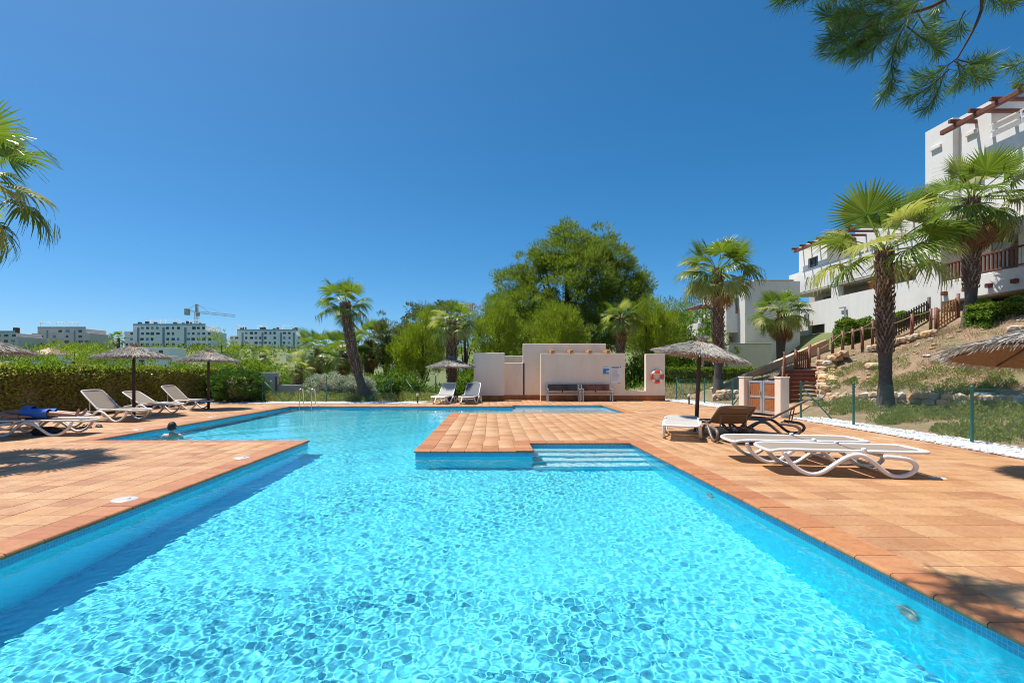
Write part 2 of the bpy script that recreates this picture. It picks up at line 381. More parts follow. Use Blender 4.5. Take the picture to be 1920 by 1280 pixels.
cx = (xs[ii]+xs[ii+1])/2; cy = (ys[jj]+ys[jj+1])/2
keep = ~((cx > DX0) & (cx < DX1) & (cy > DY0) & (cy < DY1))
b = (jj*nx+ii)[keep]; fq = np.stack([b, b+1, b+nx+1, b+nx], 1)
tag(inst('ground', np_mesh('ground', np.stack([GX.ravel(), GY.ravel(), GZ.ravel()], 1), fq, M['ground'], True)), kind='structure')

# ------------------------------------------------------------------ pool
A_, B_, C_, D_, E_, F_, K_ = -8.3, -3.78, -1.35, .75, .90, 2.82, 4.8
N_, Y1, Y2, Y3, Y4, Y5, Y6 = .4, 8.68, 9.70, 10.0, 16.9, 20.07, 20.8
DEPTH, KIDS, LEVEL, CW = 1.15, .42, -.095, .30
cxs = [DX0, A_, B_, C_, D_, E_, F_, K_, DX1]; cys = [DY0, N_, Y1, Y2, Y3, Y4, Y5, Y6, DY1]
def zone(x, y):
    if B_ < x < F_ and N_ < y < Y1: return DEPTH
    if D_ < x < F_ and Y1 < y < Y2: return DEPTH
    if B_ < x < C_ and Y1 < y < Y3: return DEPTH
    if A_ < x < C_ and Y3 < y < Y4: return DEPTH
    if A_ < x < E_ and Y4 < y < Y5: return DEPTH
    if E_ < x < K_ and Y4 < y < Y6: return KIDS
    return 0
slab = MB(); floor_ = MB(); kfloor = MB(); wallm = MB(); bandm = MB()
nxc, nyc = len(cxs)-1, len(cys)-1
Zn = [[zone((cxs[i]+cxs[i+1])/2, (cys[j]+cys[j+1])/2) for j in range(nyc)] for i in range(nxc)]
TOPW = -.042
for i in range(nxc):
    for j in range(nyc):
        x0, x1, y0, y1 = cxs[i], cxs[i+1], cys[j], cys[j+1]; d = Zn[i][j]
        if d == 0:
            slab.quad((x0,y0,-.012), (x1,y0,-.012), (x1,y1,-.012), (x0,y1,-.012)); continue
        (kfloor if d == KIDS else floor_).quad((x0,y0,-d), (x1,y0,-d), (x1,y1,-d), (x0,y1,-d))
        for di, dj, a, b2 in ((-1,0,(x0,y1),(x0,y0)), (1,0,(x1,y0),(x1,y1)), (0,-1,(x0,y0),(x1,y0)), (0,1,(x1,y1),(x0,y1))):
            e = Zn[i+di][j+dj]
            if e >= d: continue
            top = -.16 if e else TOPW
            mb_top = top
            if e == 0:
                bandm.quad((*b2, top), (*a, top), (*a, -.155), (*b2, -.155)); mb_top = -.155
            else: mb_top = -e
            wallm.quad((*b2, mb_top), (*a, mb_top), (*a, -d), (*b2, -d))
deck = tag(slab.build('pool_deck', M['mortar']), kind='structure')
basin = tag(floor_.build('pool_basin', M['basin']), kind='structure')
kf = kfloor.build('shallow_floor', M['tread'], basin)
bw = wallm.build('basin_wall', M['basinw'], basin); bb = bandm.build('waterline_tile_band', M['band'], basin)
rec = [basin, kf, bw, bb]
for k in range(4):                                   # broad entry steps in the recess
    zt = -.26-.19*k; y0 = Y2-.30*(k+1)
    mb = MB(); mb.box((D_+.003, y0, -DEPTH), (F_-.003, Y2-.3*k-.002*(k == 0), zt-.012)); rec.append(mb.build('pool_step', M['basinw'], basin))
    mb = MB(); mb.box((D_+.004, y0-.012, zt-.012), (F_-.004, Y2-.3*k-.004, zt)); rec.append(mb.build('step_tread', M['tread'], rec[-1]))
ring = MB(); ring.lathe([(.05, 0), (.075, .004), (.085, .012), (.075, .018), (.05, .014), (.03, .002), (.0, .002)], 18)
for xx, yy in ((F_-.003, 3.25), (F_-.003, 6.2)):
    o = ring.build('return_inlet', M['lid'], basin, (xx, yy, -.42), (0, -PI/2, 0)); rec.append(o)
for o in rec: o.cycles.is_caustics_receiver = True

# water: real ripples, refracted sunlight makes the net on the floor
rng = np.random.default_rng(5)
waves = []
for i in range(60):
    lam = math.exp(rng.uniform(math.log(.036), math.log(.11))); k = 2*PI/lam; a = rng.uniform(0, 2*PI)
    waves.append((k*math.cos(a), k*math.sin(a), rng.uniform(0, 6.283), lam**1.6))
curv = math.sqrt(sum((w[3]*(w[0]**2+w[1]**2))**2/2 for w in waves)); waves = [(a, b, c, d*3.0/curv) for a, b, c, d in waves]
big = []
for i in range(28):
    lam = math.exp(rng.uniform(math.log(.10), math.log(.24))); k = 2*PI/lam; a = rng.uniform(0, 2*PI)
    big.append((k*math.cos(a), k*math.sin(a), rng.uniform(0, 6.283), lam**1.8))
curv = math.sqrt(sum((w[3]*(w[0]**2+w[1]**2))**2/2 for w in big)); waves += [(a, b, c, d*.75/curv) for a, b, c, d in big]
for i in range(10):
    lam = rng.uniform(.8, 2.2); k = 2*PI/lam; a = rng.uniform(0, 2*PI)
    waves.append((k*math.cos(a), k*math.sin(a), rng.uniform(0, 6.283), .0011))
def wave_z(X, Y):
    Z = np.zeros_like(X)
    for kx, ky, ph, am in waves: Z += am*np.sin(kx*X+ky*Y+ph)
    env = .5+.32*np.sin(X*.9+1.1*np.sin(Y*.5))*np.sin(Y*.7+.8)+.18*np.sin(X*2.3-Y*1.7+np.sin(X*1.3))     # calmer and livelier patches
    r_ = np.hypot(X+7.15, Y-10.85)                                   # rings spreading from the swimmer
    return LEVEL+Z*(.45+.8*env)+.006*np.exp(-r_/.7)*np.sin(2*PI*r_/.26)
wv = []; wf = []; off = 0
for x0, x1, y0, y1, d in ((B_, F_, N_, 1.9, .05), (B_, F_, 1.9, 4.4, .0095), (B_, F_, 4.4, Y1, .0155), (D_, F_, Y1, Y2, .02), (B_, C_, Y1, Y3, .02), (A_, C_, Y3, Y4, .03), (A_, E_, Y4, Y5, .045), (E_, K_, Y4, Y6, .045)):
    nxw = int((x1-x0)/d)+2; nyw = int((y1-y0)/d)+2
    X, Y = np.meshgrid(np.linspace(x0, x1, nxw), np.linspace(y0, y1, nyw))
    wv.append(np.stack([X.ravel(), Y.ravel(), wave_z(X, Y).ravel()], 1))
    i2 = np.arange((nxw-1)*(nyw-1)); b = (i2//(nxw-1))*nxw+i2 % (nxw-1)+off
    wf.append(np.stack([b, b+1, b+nxw+1, b+nxw], 1)); off += nxw*nyw
wn = NT('pool_water'); wn.t.nodes.remove(wn.b)
gl = wn.n('BsdfGlass'); gl.inputs['Roughness'].default_value = 0; gl.inputs['IOR'].default_value = 1.333; gl.inputs['Color'].default_value = (.93,.985,1,1)
wn.l(gl.outputs[0], wn.o.inputs[0])
water = tag(inst('water', np_mesh('water', np.concatenate(wv), np.concatenate(wf), wn.m, True)), kind='structure')
water.cycles.is_caustics_caster = True

# coping: one bullnosed terracotta piece after another along the pool edge
cp = MB(); prof = [(CW, -.04), (CW, -.003), (CW-.004, 0), (-.008, 0), (-.022, -.005), (-.03, -.016), (-.03, -.028), (-.022, -.04)]
n_ = len(prof)
cp.add([(0, -v, z) for v, z in prof]+[(1, -v, z) for v, z in prof], [(i, i+n_, (i+1) % n_+n_, (i+1) % n_) for i in range(n_)]+[tuple(range(n_)), tuple(range(2*n_-1, n_-1, -1))])
cope_me = cp.mesh('coping_tile', M['coping'])
outline = [(B_,N_),(F_,N_),(F_,Y2),(D_,Y2),(D_,Y1),(C_,Y1),(C_,Y4),(K_,Y4),(K_,Y6),(E_,Y6),(E_,Y5),(A_,Y5),(A_,Y3),(B_,Y3)]
random.seed(3)
no = len(outline)
def turn(i):
    p, q, r = (Vector(outline[k % no]) for k in (i-1, i, i+1)); u = q-p; w = r-q
    return u.x*w.y-u.y*w.x
for i in range(no):
    a = Vector(outline[i]); b = Vector(outline[(i+1) % no]); d = (b-a).normalized(); L0 = (b-a).length
    s0 = CW if turn(i) < 0 else 0; s1 = L0+(CW if turn(i+1) > 0 else .03)
    n2 = max(1, round((s1-s0)/.33)); st = (s1-s0)/n2; rz = math.atan2(d.y, d.x)
    for k in range(n2):
        p = a+d*(s0+k*st+.003)
        inst('coping_tile', cope_me, deck, (p.x, p.y, random.uniform(-.0015, .0015)), (0, 0, rz), (st-.006, 1, 1))

# deck tiles
TS = .31
def tile_geo(): return MB().cbox((-.5, -.5, -.03), (.5, .5, 0), .0)
tm = MB(); c_ = .012
tm.add([(-.5,-.5,-.03),(.5,-.5,-.03),(.5,.5,-.03),(-.5,.5,-.03),(-.5,-.5,-.004),(.5,-.5,-.004),(.5,.5,-.004),(-.5,.5,-.004),(-.5+c_,-.5+c_,0),(.5-c_,-.5+c_,0),(.5-c_,.5-c_,0),(-.5+c_,.5-c_,0)],
       [(0,1,5,4),(1,2,6,5),(2,3,7,6),(3,0,4,7),(4,5,9,8),(5,6,10,9),(6,7,11,10),(7,4,8,11),(8,9,10,11)])
tile_me = tm.mesh('deck_tile', M['tile'])
regions = [(F_+CW, DX1, N_-CW, Y2+CW), (C_+CW, DX1, Y2+CW, Y4-CW), (C_+CW, D_-CW, Y1+CW, Y2+CW), (K_+CW, DX1, Y4-CW, Y6+CW),
           (A_-CW, E_-CW, Y5+CW, Y6+CW), (DX0+.6, DX1, Y6+CW, DY1), (DX0+.6, A_-CW, Y3-CW, Y6+CW), (DX0+.6, B_-CW, DY0, Y3-CW), (B_-CW, DX1, DY0, N_-CW)]
tiles = []; rt = random.Random(8)
for (x0, x1, y0, y1) in regions:
    ncol = max(1, math.ceil((x1-x0)/TS-.3)); nrow = max(1, math.ceil((y1-y0)/TS-.3)); sx = (x1-x0)/ncol; sy = (y1-y0)/nrow
    for i in range(ncol):
        for j in range(nrow):
            tiles.append((x0+(i+.5)*sx, y0+(j+.5)*sy, sx, sy))
def vis(t):
    x, y = t[0], t[1]
    if y < 1.9: return 1e9
    px = HX+F*x/y; py = HY+F*H/y
    return y if -30 < px < 1950 and py < 1310 else 1e8+y
tiles.sort(key=vis)
for (x, y, sx, sy) in tiles[:300]:
    inst('deck_tile', tile_me, deck, (x, y, rt.uniform(-.0015, .0012)), (rt.uniform(-.003, .003), rt.uniform(-.003, .003), rt.uniform(-.004, .004)), (sx-.007, sy-.007, 1))
rest = np.array(tiles[300:]); r2 = np.random.default_rng(2)
tv = np.array(tm.v); Vt = np.empty((len(rest), 12, 3))
Vt[:, :, 0] = rest[:, 0:1]+tv[None, :, 0]*(rest[:, 2:3]-.007); Vt[:, :, 1] = rest[:, 1:2]+tv[None, :, 1]*(rest[:, 3:4]-.007)
Vt[:, :, 2] = tv[None, :, 2]+r2.uniform(-.0015, .0012, (len(rest), 1))
ft = np.array(tm.f)[None]+(np.arange(len(rest))*12)[:, None, None]
tag(inst('deck_tiles', np_mesh('deck_tiles', Vt.reshape(-1, 3), ft.reshape(-1, 4), M['tile']), deck), kind='stuff')

# ------------------------------------------------------------------ scatter helpers
def norm(a): return a/np.maximum(1e-9, np.linalg.norm(a, axis=-1, keepdims=True))
def leaves(P, D, L, Wd, rng, cup=0.0):
    n = len(P); D = norm(D); S = norm(np.cross(D, rng.normal(size=(n, 3)))); L = np.broadcast_to(np.asarray(L, float), (n,))[:, None]; Wd = np.broadcast_to(np.asarray(Wd, float), (n,))[:, None]
    N = np.cross(D, S)
    v = np.stack([P, P+D*L*.5+S*Wd*.5+N*cup*L, P+D*L, P+D*L*.5-S*Wd*.5+N*cup*L], 1).reshape(-1, 3)
    return v, np.arange(n*4).reshape(n, 4)
def join(parts):
    vs = []; fs = []; o = 0
    for v, f in parts: vs.append(v); fs.append(f+o); o += len(v)
    return np.concatenate(vs), np.concatenate(fs)
def ball_points(n, rng):
    p = norm(rng.normal(size=(n, 3))); return p*rng.uniform(0, 1, (n, 1))**(1/2.2), p
def icos(seed, sub=1, jit=.25, flat=(1,1,.6)):
    bm = bmesh.new(); bmesh.ops.create_icosphere(bm, subdivisions=sub, radius=.5); rr = random.Random(seed)
    for v in bm.verts:
        v.co *= 1+rr.uniform(-jit, jit); v.co = Vector((v.co.x*flat[0], v.co.y*flat[1], v.co.z*flat[2]))
    return bm
def rock_mesh(name, seed, mat, sub=2, jit=.13, blocky=.5):
    bm = icos(seed, sub, jit, (1, 1, 1)); rr = random.Random(seed+50)
    for v in bm.verts:
        for k in range(3):
            lim = .34+rr.uniform(-.03, .03); v.co[k] = v.co[k]*(1-blocky)+max(-lim, min(lim, v.co[k]))*blocky*1.25
    me = bpy.data.meshes.new(name); bm.to_mesh(me); bm.free(); me.materials.append(mat); return me

# ------------------------------------------------------------------ white pebbles
def pebble_field(name, poly_fn, n, label, seed, big=.055):
    """poly_fn(u, v) -> x, y, z for u along, v across"""
    rg = np.random.default_rng(seed)
    bm = icos(seed, 1, .12, (1, .85, .6)); bm.verts.ensure_lookup_table()
    bv = np.array([v.co[:] for v in bm.verts]); bf = np.array([[v.index for v in f.verts] for f in bm.faces]); bm.free()
    u = rg.uniform(0, 1, n); v = rg.uniform(0, 1, n); x, y, z = poly_fn(u, v)
    s = rg.uniform(.55, 1.25, n)*big; a = rg.uniform(0, 6.283, n); ca, sa = np.cos(a), np.sin(a)
    X = bv[None, :, 0]*s[:, None]; Y = bv[None, :, 1]*s[:, None]; Z = bv[None, :, 2]*s[:, None]
    V = np.stack([x[:, None]+X*ca[:, None]-Y*sa[:, None], y[:, None]+X*sa[:, None]+Y*ca[:, None], z[:, None]+Z+s[:, None]*.12], 2)
    Fq = bf[None]+(np.arange(n)*len(bv))[:, None, None]
    o = inst(name, np_mesh(name, V.reshape(-1, 3), Fq.reshape(-1, 3), M['pebble'], True)); return tag(o, label, 'pebbles', kind='stuff')
PEB_IN = [(8.45, 5.0), (8.54, 7.74), (8.85, 10.3), (9.15, 15.1), (9.0, 19.0), (8.7, 23.5), (8.6, 24.6)]
def peb_right(u, v):
    y = 5+u*19.6; xi = np.interp(y, [p[1] for p in PEB_IN], [p[0] for p in PEB_IN])
    g = (np.abs(y-15.75) < 1.0)
    w = np.where(y < 14.8, 1.0, np.where(y > 16.8, 1.25, .05))
    x = xi+v*w; return x, y, .012+.0*x+np.where(g, -.3, 0)
pebble_field('white_pebble_strip', peb_right, 8000, 'strip of white pebbles between the terracotta deck and the right-hand shrubs', 4, .08)
def peb_bed(poly, name, z):
    mb = MB(); 
    for i in range(len(poly)-1): mb.quad((*poly[i][0], z), (*poly[i][1], z), (*poly[i+1][1], z), (*poly[i+1][0], z))
    return mb
bed = MB()
for seg in ([5, 14.75], [16.75, 24.6]):
    yy = np.linspace(seg[0], seg[1], 12); xi = np.interp(yy, [p[1] for p in PEB_IN], [p[0] for p in PEB_IN])
    for i in range(11):
        w = 1.05 if seg[0] < 10 else 1.3
        bed.quad((xi[i], yy[i], .008), (xi[i]+w, yy[i], .008), (xi[i+1]+w, yy[i+1], .008), (xi[i+1], yy[i+1], .008))
tag(bed.build('pebble_bed', M['pebble']), kind='structure')
def peb_left(u, v):
    x = -13.4+u*10.6; y0 = np.interp(x, [-13.4, -12.6, -4.2, -2.8], [21.2, 21.55, 21.55, 22.7]); return x, y0+v*np.interp(x, [-13.4, -4, -2.8], [1.2, 1.2, 1.0]), np.full_like(x, .012)
pebble_field('white_pebble_border', peb_left, 4200, 'white pebble border behind the far end of the pool', 9, .07)
bed2 = MB(); bed2.quad((-13.4, 21.5, .008), (-3.2, 21.6, .008), (-2.8, 23.6, .008), (-13.4, 23.2, .008)); tag(bed2.build('pebble_bed', M['pebble']), kind='structure')
# ------------------------------------------------------------------ pool-side wall (shower screen)
WY = 23.8                                            # front plane of the screen wall
def wx(px, Y=WY): return (px-HX)/F*Y
def wz(py, Y=WY): return H+(HY-py)/F*Y
sw = empty('pool_screen_wall', (wx(1068), WY, 0), 0, 'cream stepped screen wall with brown tiled skirting at the far end of the deck', 'wall')
ox = wx(1068)
def wpart(name, boxes, mat):
    mb = MB()
    for a, b in boxes: mb.cbox((a[0]-ox, a[1]-WY, a[2]), (b[0]-ox, b[1]-WY, b[2]), .012)
    return mb.build(name, mat, sw)
xa, xb, xc, xd, xe, xf = wx(888), wx(946), wx(1014), wx(1172), wx(1211), wx(1247)
zt = wz(661)
wpart('wall_panel', [((xa, WY, -.02), (xb, WY+.6, zt))], M['cream_render'])
wpart('wall_panel', [((xb-.1, WY+.9, -.02), (wx(984, WY+.9), WY+1.1, wz(680, WY+.9)))], M['cream_render'])
wpart('wall_panel', [((wx(980.5, WY+.9), WY+.9, -.02), (wx(1136, WY+.9), WY+1.12, wz(644, WY+.9)))], M['cream_render'])
wpart('wall_panel', [((wx(935, WY+2.6), WY+2.6, -.02), (wx(1000, WY+2.6), WY+2.8, wz(667, WY+2.6)))], M['cream_render'])
mbw = [((xc, WY, -.02), (xd, WY+.24, wz(662.3))), ((xd-.012, WY+.001, -.02), (xe+.012, WY+.239, wz(732))), ((xe, WY, -.02), (xf, WY+.24, wz(663.5)))]
wpart('wall_panel', mbw, M['cream_render'])
def skirting(x0, x1, Y, zt=.27, n=None):
    n = n or max(1, round((x1-x0)/.32)); st = (x1-x0)/n
    for k in range(n):
        mb = MB(); mb.cbox((x0+k*st+.002-ox, Y-.014-WY, 0), (x0+(k+1)*st-.002-ox, Y+.001-WY, zt), .003); mb.build('skirting_tile', M['skirt'], sw)
skirting(xa-.005, xb+.005, WY); skirting(xb, xc+.6, WY+.9, .25); skirting(xc-.005, xf+.005, WY)
for pxe in (1036, 1071, 1106, 1140):
    x = wx(pxe); mb = MB(); mb.bar((x-ox, -.12, wz(658.5)), (x-ox, .95, wz(658.5)), .17, .15); mb.build('beam', M['woodl'], sw)
# sign boards
sg = empty('pool_rules_sign', (wx(1155), WY-.004, 0), 0, 'white rules board with rows of small grey print on the cream wall', 'sign')
mb = MB(); mb.cbox((-.26, -.012, wz(719.5)), (.26, .0, wz(685)), .003); bd = mb.build('board', M['signwhite'], sg)
z1 = wz(685); z0 = wz(719.5)
def strip(par, x0, x1, za, zb, mat, nm='printed_line', y=-.0145): return MB().box((x0, y, za), (x1, -.0115, zb)).build(nm, mat, par)
strip(bd, -.22, .16, z1-.13, z1-.06, M['signgrey'], 'heading')
strip(bd, .19, .24, z1-.10, z1-.03, M['signblue'], 'corner_mark')
rs = random.Random(4)
for k in range(13): strip(bd, -.22, -.22+rs.uniform(.26, .43), z1-.19-.045*k-.011, z1-.19-.045*k, M['signgrey'])
strip(bd, .08, .22, z0+.03, z0+.05, M['signgrey'])
lg = empty('blue_logo_sign', (wx(1136.5), WY-.004, 0), 0, 'small white sign with a blue and cyan square emblem on the cream wall', 'sign')
zb0, zb1 = wz(703), wz(686.5)
MB().cbox((-.17, -.012, zb0), (.17, 0, zb1), .003).build('board', M['signwhite'], lg)
zc = (zb0+zb1)/2
strip(lg, -.15, -.02, zc-.14, zc+.10, M['signblue'], 'emblem'); strip(lg, -.02, .14, zc+.02, zc+.10, M['signblue'], 'emblem', -.0150)
strip(lg, -.02, .14, zc-.14, zc-.07, M['signcyan'], 'emblem', -.0150); strip(lg, -.02, .08, zc-.045, zc-.005, M['signcyan'], 'emblem', -.0152)
strip(lg, -.15, .14, zc-.19, zc-.165, M['signgrey'], 'caption'); strip(lg, -.15, .10, zb1-.06, zb1-.035, M['signcyan'], 'caption')
# lifebuoy
lb = empty('lifebuoy', (wx(1231), WY-.075, wz(706)), 0, 'orange and white lifebuoy ring hung on the right end of the cream wall', 'lifebuoy')
R0, r0 = .255, .075
def torus_seg(a0, a1, r, n=8, m=12):
    mb = MB(); path = [(R0*math.cos(a), 0, R0*math.sin(a)) for a in np.linspace(a0, a1, n)]
    return mb.tube(path, r, m, True, True)
mb = MB(); mb.tube([(R0*math.cos(a), 0, R0*math.sin(a)) for a in np.linspace(0, 2*PI, 49)], r0, 12, False, True); mb.build('ring', M['orange'], lb)
for k in range(4):
    a = PI/4+k*PI/2; torus_seg(a-.27, a+.27, r0*1.05).build('reflective_band', M['band_white'], lb)
rp = [((R0+.085+.02*abs(math.sin(2*a)))*math.cos(a), .01, (R0+.085+.02*abs(math.sin(2*a)))*math.sin(a)) for a in np.linspace(0, 2*PI, 65)]
MB().tube(rp, .011, 6, False).build('grab_rope', M['band_white'], lb)

# benches
def bench(px0, px1, label, worn):
    x0, x1 = wx(px0, WY-.75), wx(px1, WY-.75); Lb = x1-x0
    e = empty('wooden_bench', ((x0+x1)/2, WY-.50, 0), 0, label, 'bench', 'benches against the cream wall')
    mt = M['woodd'] if worn else M['wood']
    for k in range(4): MB().cbox((-Lb/2, -.20+k*.105, .40), (Lb/2, -.11+k*.105, .43), .005).build('seat_slat', mt, e)
    for k in range(3):
        mb = MB(); Mx = Matrix.Translation((0, .26+.02*k, .52+.105*k)) @ Matrix.Rotation(math.radians(-12), 4, 'X'); mb.cbox((-Lb/2, -.012, 0), (Lb/2, .012, .09), .005, Mx); mb.build('back_slat', mt, e)
    for sx in (-1, 1):
        x = sx*(Lb/2-.05); mb = MB()
        mb.bar((x, -.20, 0), (x, -.18, .40), .06); mb.bar((x, .24, 0), (x, .27, .80), .06); mb.bar((x, -.22, .385), (x, .26, .385), .05); mb.bar((x, -.24, .60), (x, .27, .62), .05, .03); mb.bar((x, -.19, .40), (x, -.21, .60), .04)
        mb.build('end_frame', M['alu'], e)
    MB().bar((0, .28, .40), (0, .315, .82), .05, .03).build('back_brace', M['woodd'], e)
bench(1026, 1090, 'grey-brown slatted bench on the left against the cream wall', True)
bench(1092, 1151, 'red-brown slatted bench on the right, below the sign boards', False)

# ------------------------------------------------------------------ sun loungers
SIDE = [(.17,.315),(.185,.26),(.235,.18),(.33,.09),(.44,.035),(.53,.027),(.63,.06),(.76,.155),(.90,.255),(1.02,.30),(1.13,.285),(1.25,.20),(1.38,.085),(1.48,.032),(1.58,.030),(1.68,.065),(1.745,.13),(1.74,.20),(1.66,.255),(1.50,.275),(1.36,.285)]
def lounger_parts(back, frame, slg, seat_cloth=None):
    """local x runs from the foot (0) to the head (1.95)"""
    out = []; hw = .335; hx = 1.14; z = .345
    ca, sa = math.cos(back), math.sin(back)
    def bk(t, y, dz=0): return (hx+t*ca-dz*sa, y, z+t*sa+dz*ca)
    for s in (-1, 1):
        p = spline([(x, s*(hw+.012+.03*math.sin(min(1, max(0, (x-.2)/1.5))*PI)), zz) for x, zz in SIDE], 3)
        out.append(('side_frame', MB().tube(p, .031, 8, True, True, 1.0).mesh('side_frame', frame)))
    # seat frame with a rounded foot end that dips
    def rim(pts, r): return MB().tube(spline(pts, 3), r, 8)
    foot = [(hx, -hw, z), (.6, -hw, z), (.2, -hw, z), (.06, -hw, z-.012), (.01, -hw+.05, z-.03), (0, 0, z-.035), (.01, hw-.05, z-.03), (.06, hw, z-.012), (.2, hw, z), (.6, hw, z), (hx, hw, z)]
    out.append(('seat_frame', rim(foot, .022).mesh('seat_frame', frame)))
    T = .82
    bp = [bk(0, -hw), bk(.4, -hw), bk(.7, -hw+.012), bk(T-.02, -hw+.06), bk(T, 0), bk(T-.02, hw-.06), bk(.7, hw-.012), bk(.4, hw), bk(0, hw)]
    out.append(('back_frame', rim(bp, .022).mesh('back_frame', frame)))
    mb = MB(); ns = 10; w = hw-.01
    def sheet(fn, n, m=6, th=.012):
        vs = []; fs = []
        for lay in (0, -th):
            for i in range(n+1):
                for j in range(m+1): vs.append(fn(i/n, -1+2*j/m, lay))
        k = (n+1)*(m+1)
        for i in range(n):
            for j in range(m):
                a = i*(m+1)+j; fs.append((a, a+m+1, a+m+2, a+1)); fs.append((k+a, k+a+1, k+a+m+2, k+a+m+1))
        mb2 = MB(); mb2.add(vs, fs, True); return mb2
    out.append(('seat_sling', sheet(lambda u, v, l: (.03+u*(hx-.05), v*w, z+.012-.02*(1-v*v)-.03*max(0, 1-u*9)**2+l), 12).mesh('seat_sling', seat_cloth or slg)))
    out.append(('back_sling', sheet(lambda u, v, l: bk(.02+u*(T-.05), v*w*(1-.12*max(0, u-.85)/.15), .010-.018*(1-v*v)+l), 10).mesh('back_sling', slg)))
    for s in (-1, 1):
        out.append(('hinge_knob', MB().lathe([(0, .032), (.022, .030), (.030, .018), (.030, -.01), (.015, -.03)], 12, (hx, s*(hw+.01), z+.02)).mesh('hinge_knob', frame)))
    for xb_, zb_, rb_, ex_ in ((.55, .30, .016, 0), (1.36, .285, .016, 0), (1.5, .035, .014, .02)):
        out.append(('cross_bar', MB().tube([(xb_, -hw-ex_, zb_), (xb_, hw+ex_, zb_)], rb_, 6).mesh('cross_bar', frame)))
    if back > .2:
        mb = MB(); q = bk(.5, 0, -.03)
        for s in (-1, 1): mb.bar((1.52, s*.24, .28), (q[0], s*.24, q[2]), .022)
        mb.tube([(q[0], -.25, q[2]), (q[0], .25, q[2])], .014, 6); out.append(('back_strut', mb.mesh('back_strut', frame)))
    return out
LK = {}
def lounger(p, d, side, back, frame, slg, label, group, seat_cloth=None, s0=.52):
    """p: floor point under the side frame's first foot (s0 along the axis); d: foot->head direction; side +1 when that frame is at local +y"""
    key = (round(back, 3), frame, slg, seat_cloth)
    if key not in LK: LK[key] = lounger_parts(back, M[frame], M[slg], M[seat_cloth] if seat_cloth else None)
    d = Vector((d[0], d[1], 0)).normalized(); nrm = Vector((-d.y, d.x, 0))
    o = Vector((p[0], p[1], 0))-d*s0-nrm*side*.36
    e = empty('sun_lounger', (o.x, o.y, 0), math.atan2(d.y, d.x), label, 'sun lounger', group)
    for nm, me in LK[key]: inst(nm, me, e)
    return e
GR = 'sun loungers on the right of the pool'; GL = 'sun loungers along the left hedge'; GB = 'sun loungers beside the far palm'
a55 = math.radians(52)
lounger(G(1525, 892), (.985, -.17), -1, .0, 'plastic', 'sling', 'nearest flat white lounger with taupe sling on the right deck', GR)
lounger(G(1446, 868.7), (.99, -.12), -1, .0, 'plastic', 'sling', 'flat white lounger just behind the nearest one on the right deck', GR)
lounger(G(1243, 820)+Vector((.02, 0, 0)), (.37, .93), 1, 0, 'plastic', 'slingw', 'white lounger seen foot-end on beside the tilted thatched parasol', GR, s0=.52)
lounger(G(1338, 828), (-.16, -.98), -1, math.radians(29), 'brown_plastic', 'slingb', 'dark brown lounger with raised back turned towards the camera', GR, s0=1.52)
lounger(Vector((6.45, 10.4, 0)), (.78, -.63), -1, math.radians(33), 'brown_plastic', 'slingb', 'dark brown lounger seen from the side in front of the wooden gate', GR, s0=1.58)
lounger(G(217, 791.5), (-.985, .17), 1, math.radians(41), 'plastic', 'sling', 'white lounger with raised back, nearest empty one by the hedge', GL)
lounger(G(290, 777), (-.985, .17), 1, math.radians(29), 'plastic', 'sling', 'white lounger with raised back behind the hedge parasol pole', GL)
lounger(G(353, 768), (-.985, .17), 1, math.radians(41), 'plastic', 'sling', 'farthest white lounger by the hedge, beside the second parasol', GL)
L0 = lounger(G(101, 818), (-.985, -.12), 1, 0, 'plastic', 'sling', 'flat white lounger carrying the person in blue shorts', GL)
lounger(G(88, 807), (-.985, .0), 1, 0, 'plastic', 'sling', 'flat white lounger just behind the person in blue shorts', GL)
lounger((-2.55, 21.75), (.22, .97), 1, math.radians(44), 'plastic', 'slingw', 'white lounger left of the far palm trunk, back raised', GB)
lounger((-1.35, 21.75), (.18, .98), 1, math.radians(44), 'plastic', 'slingg', 'white lounger with dark grey sling right of the far palm trunk', GB)

# ------------------------------------------------------------------ thatched parasols
def thatch_mesh(R, hgt_, n, seed):
    rg = np.random.default_rng(seed); parts = []
    n1 = n
    t = rg.uniform(.08, 1, n1)**.5; a = rg.uniform(0, 2*PI, n1)
    rad = t*R; z = hgt_*(1-t)**1.12+.015+rg.uniform(0, .035, n1)
    P = np.stack([rad*np.cos(a), rad*np.sin(a), z], 1)
    out = np.stack([np.cos(a+rg.normal(0, .12, n1)), np.sin(a+rg.normal(0, .12, n1)), np.full(n1, -hgt_/R*.95)+rg.normal(0, .07, n1)], 1)
    parts.append(leaves(P-norm(out)*.10, out, rg.uniform(.20, .36, n1), rg.uniform(.008, .018, n1), rg))
    n2 = n//3; a = rg.uniform(0, 2*PI, n2)
    P = np.stack([R*.95*np.cos(a), R*.95*np.sin(a), rg.uniform(-.015, .05, n2)], 1)
    out = np.stack([np.cos(a)*.8, np.sin(a)*.8, rg.uniform(-1.1, -.35, n2)], 1)
    parts.append(leaves(P, out, rg.uniform(.08, .2, n2), rg.uniform(.006, .013, n2), rg))
    n3 = 260; a = rg.uniform(0, 2*PI, n3)
    P = np.stack([.05*np.cos(a), .05*np.sin(a), np.full(n3, hgt_-.02)], 1)
    out = np.stack([np.cos(a)*rg.uniform(.2, 1, n3), np.sin(a)*rg.uniform(.2, 1, n3), rg.uniform(-.2, 1.1, n3)], 1)
    parts.append(leaves(P, out, rg.uniform(.1, .22, n3), .012, rg))
    v, f = join(parts); return np_mesh('thatch', v, f, M['straw'])
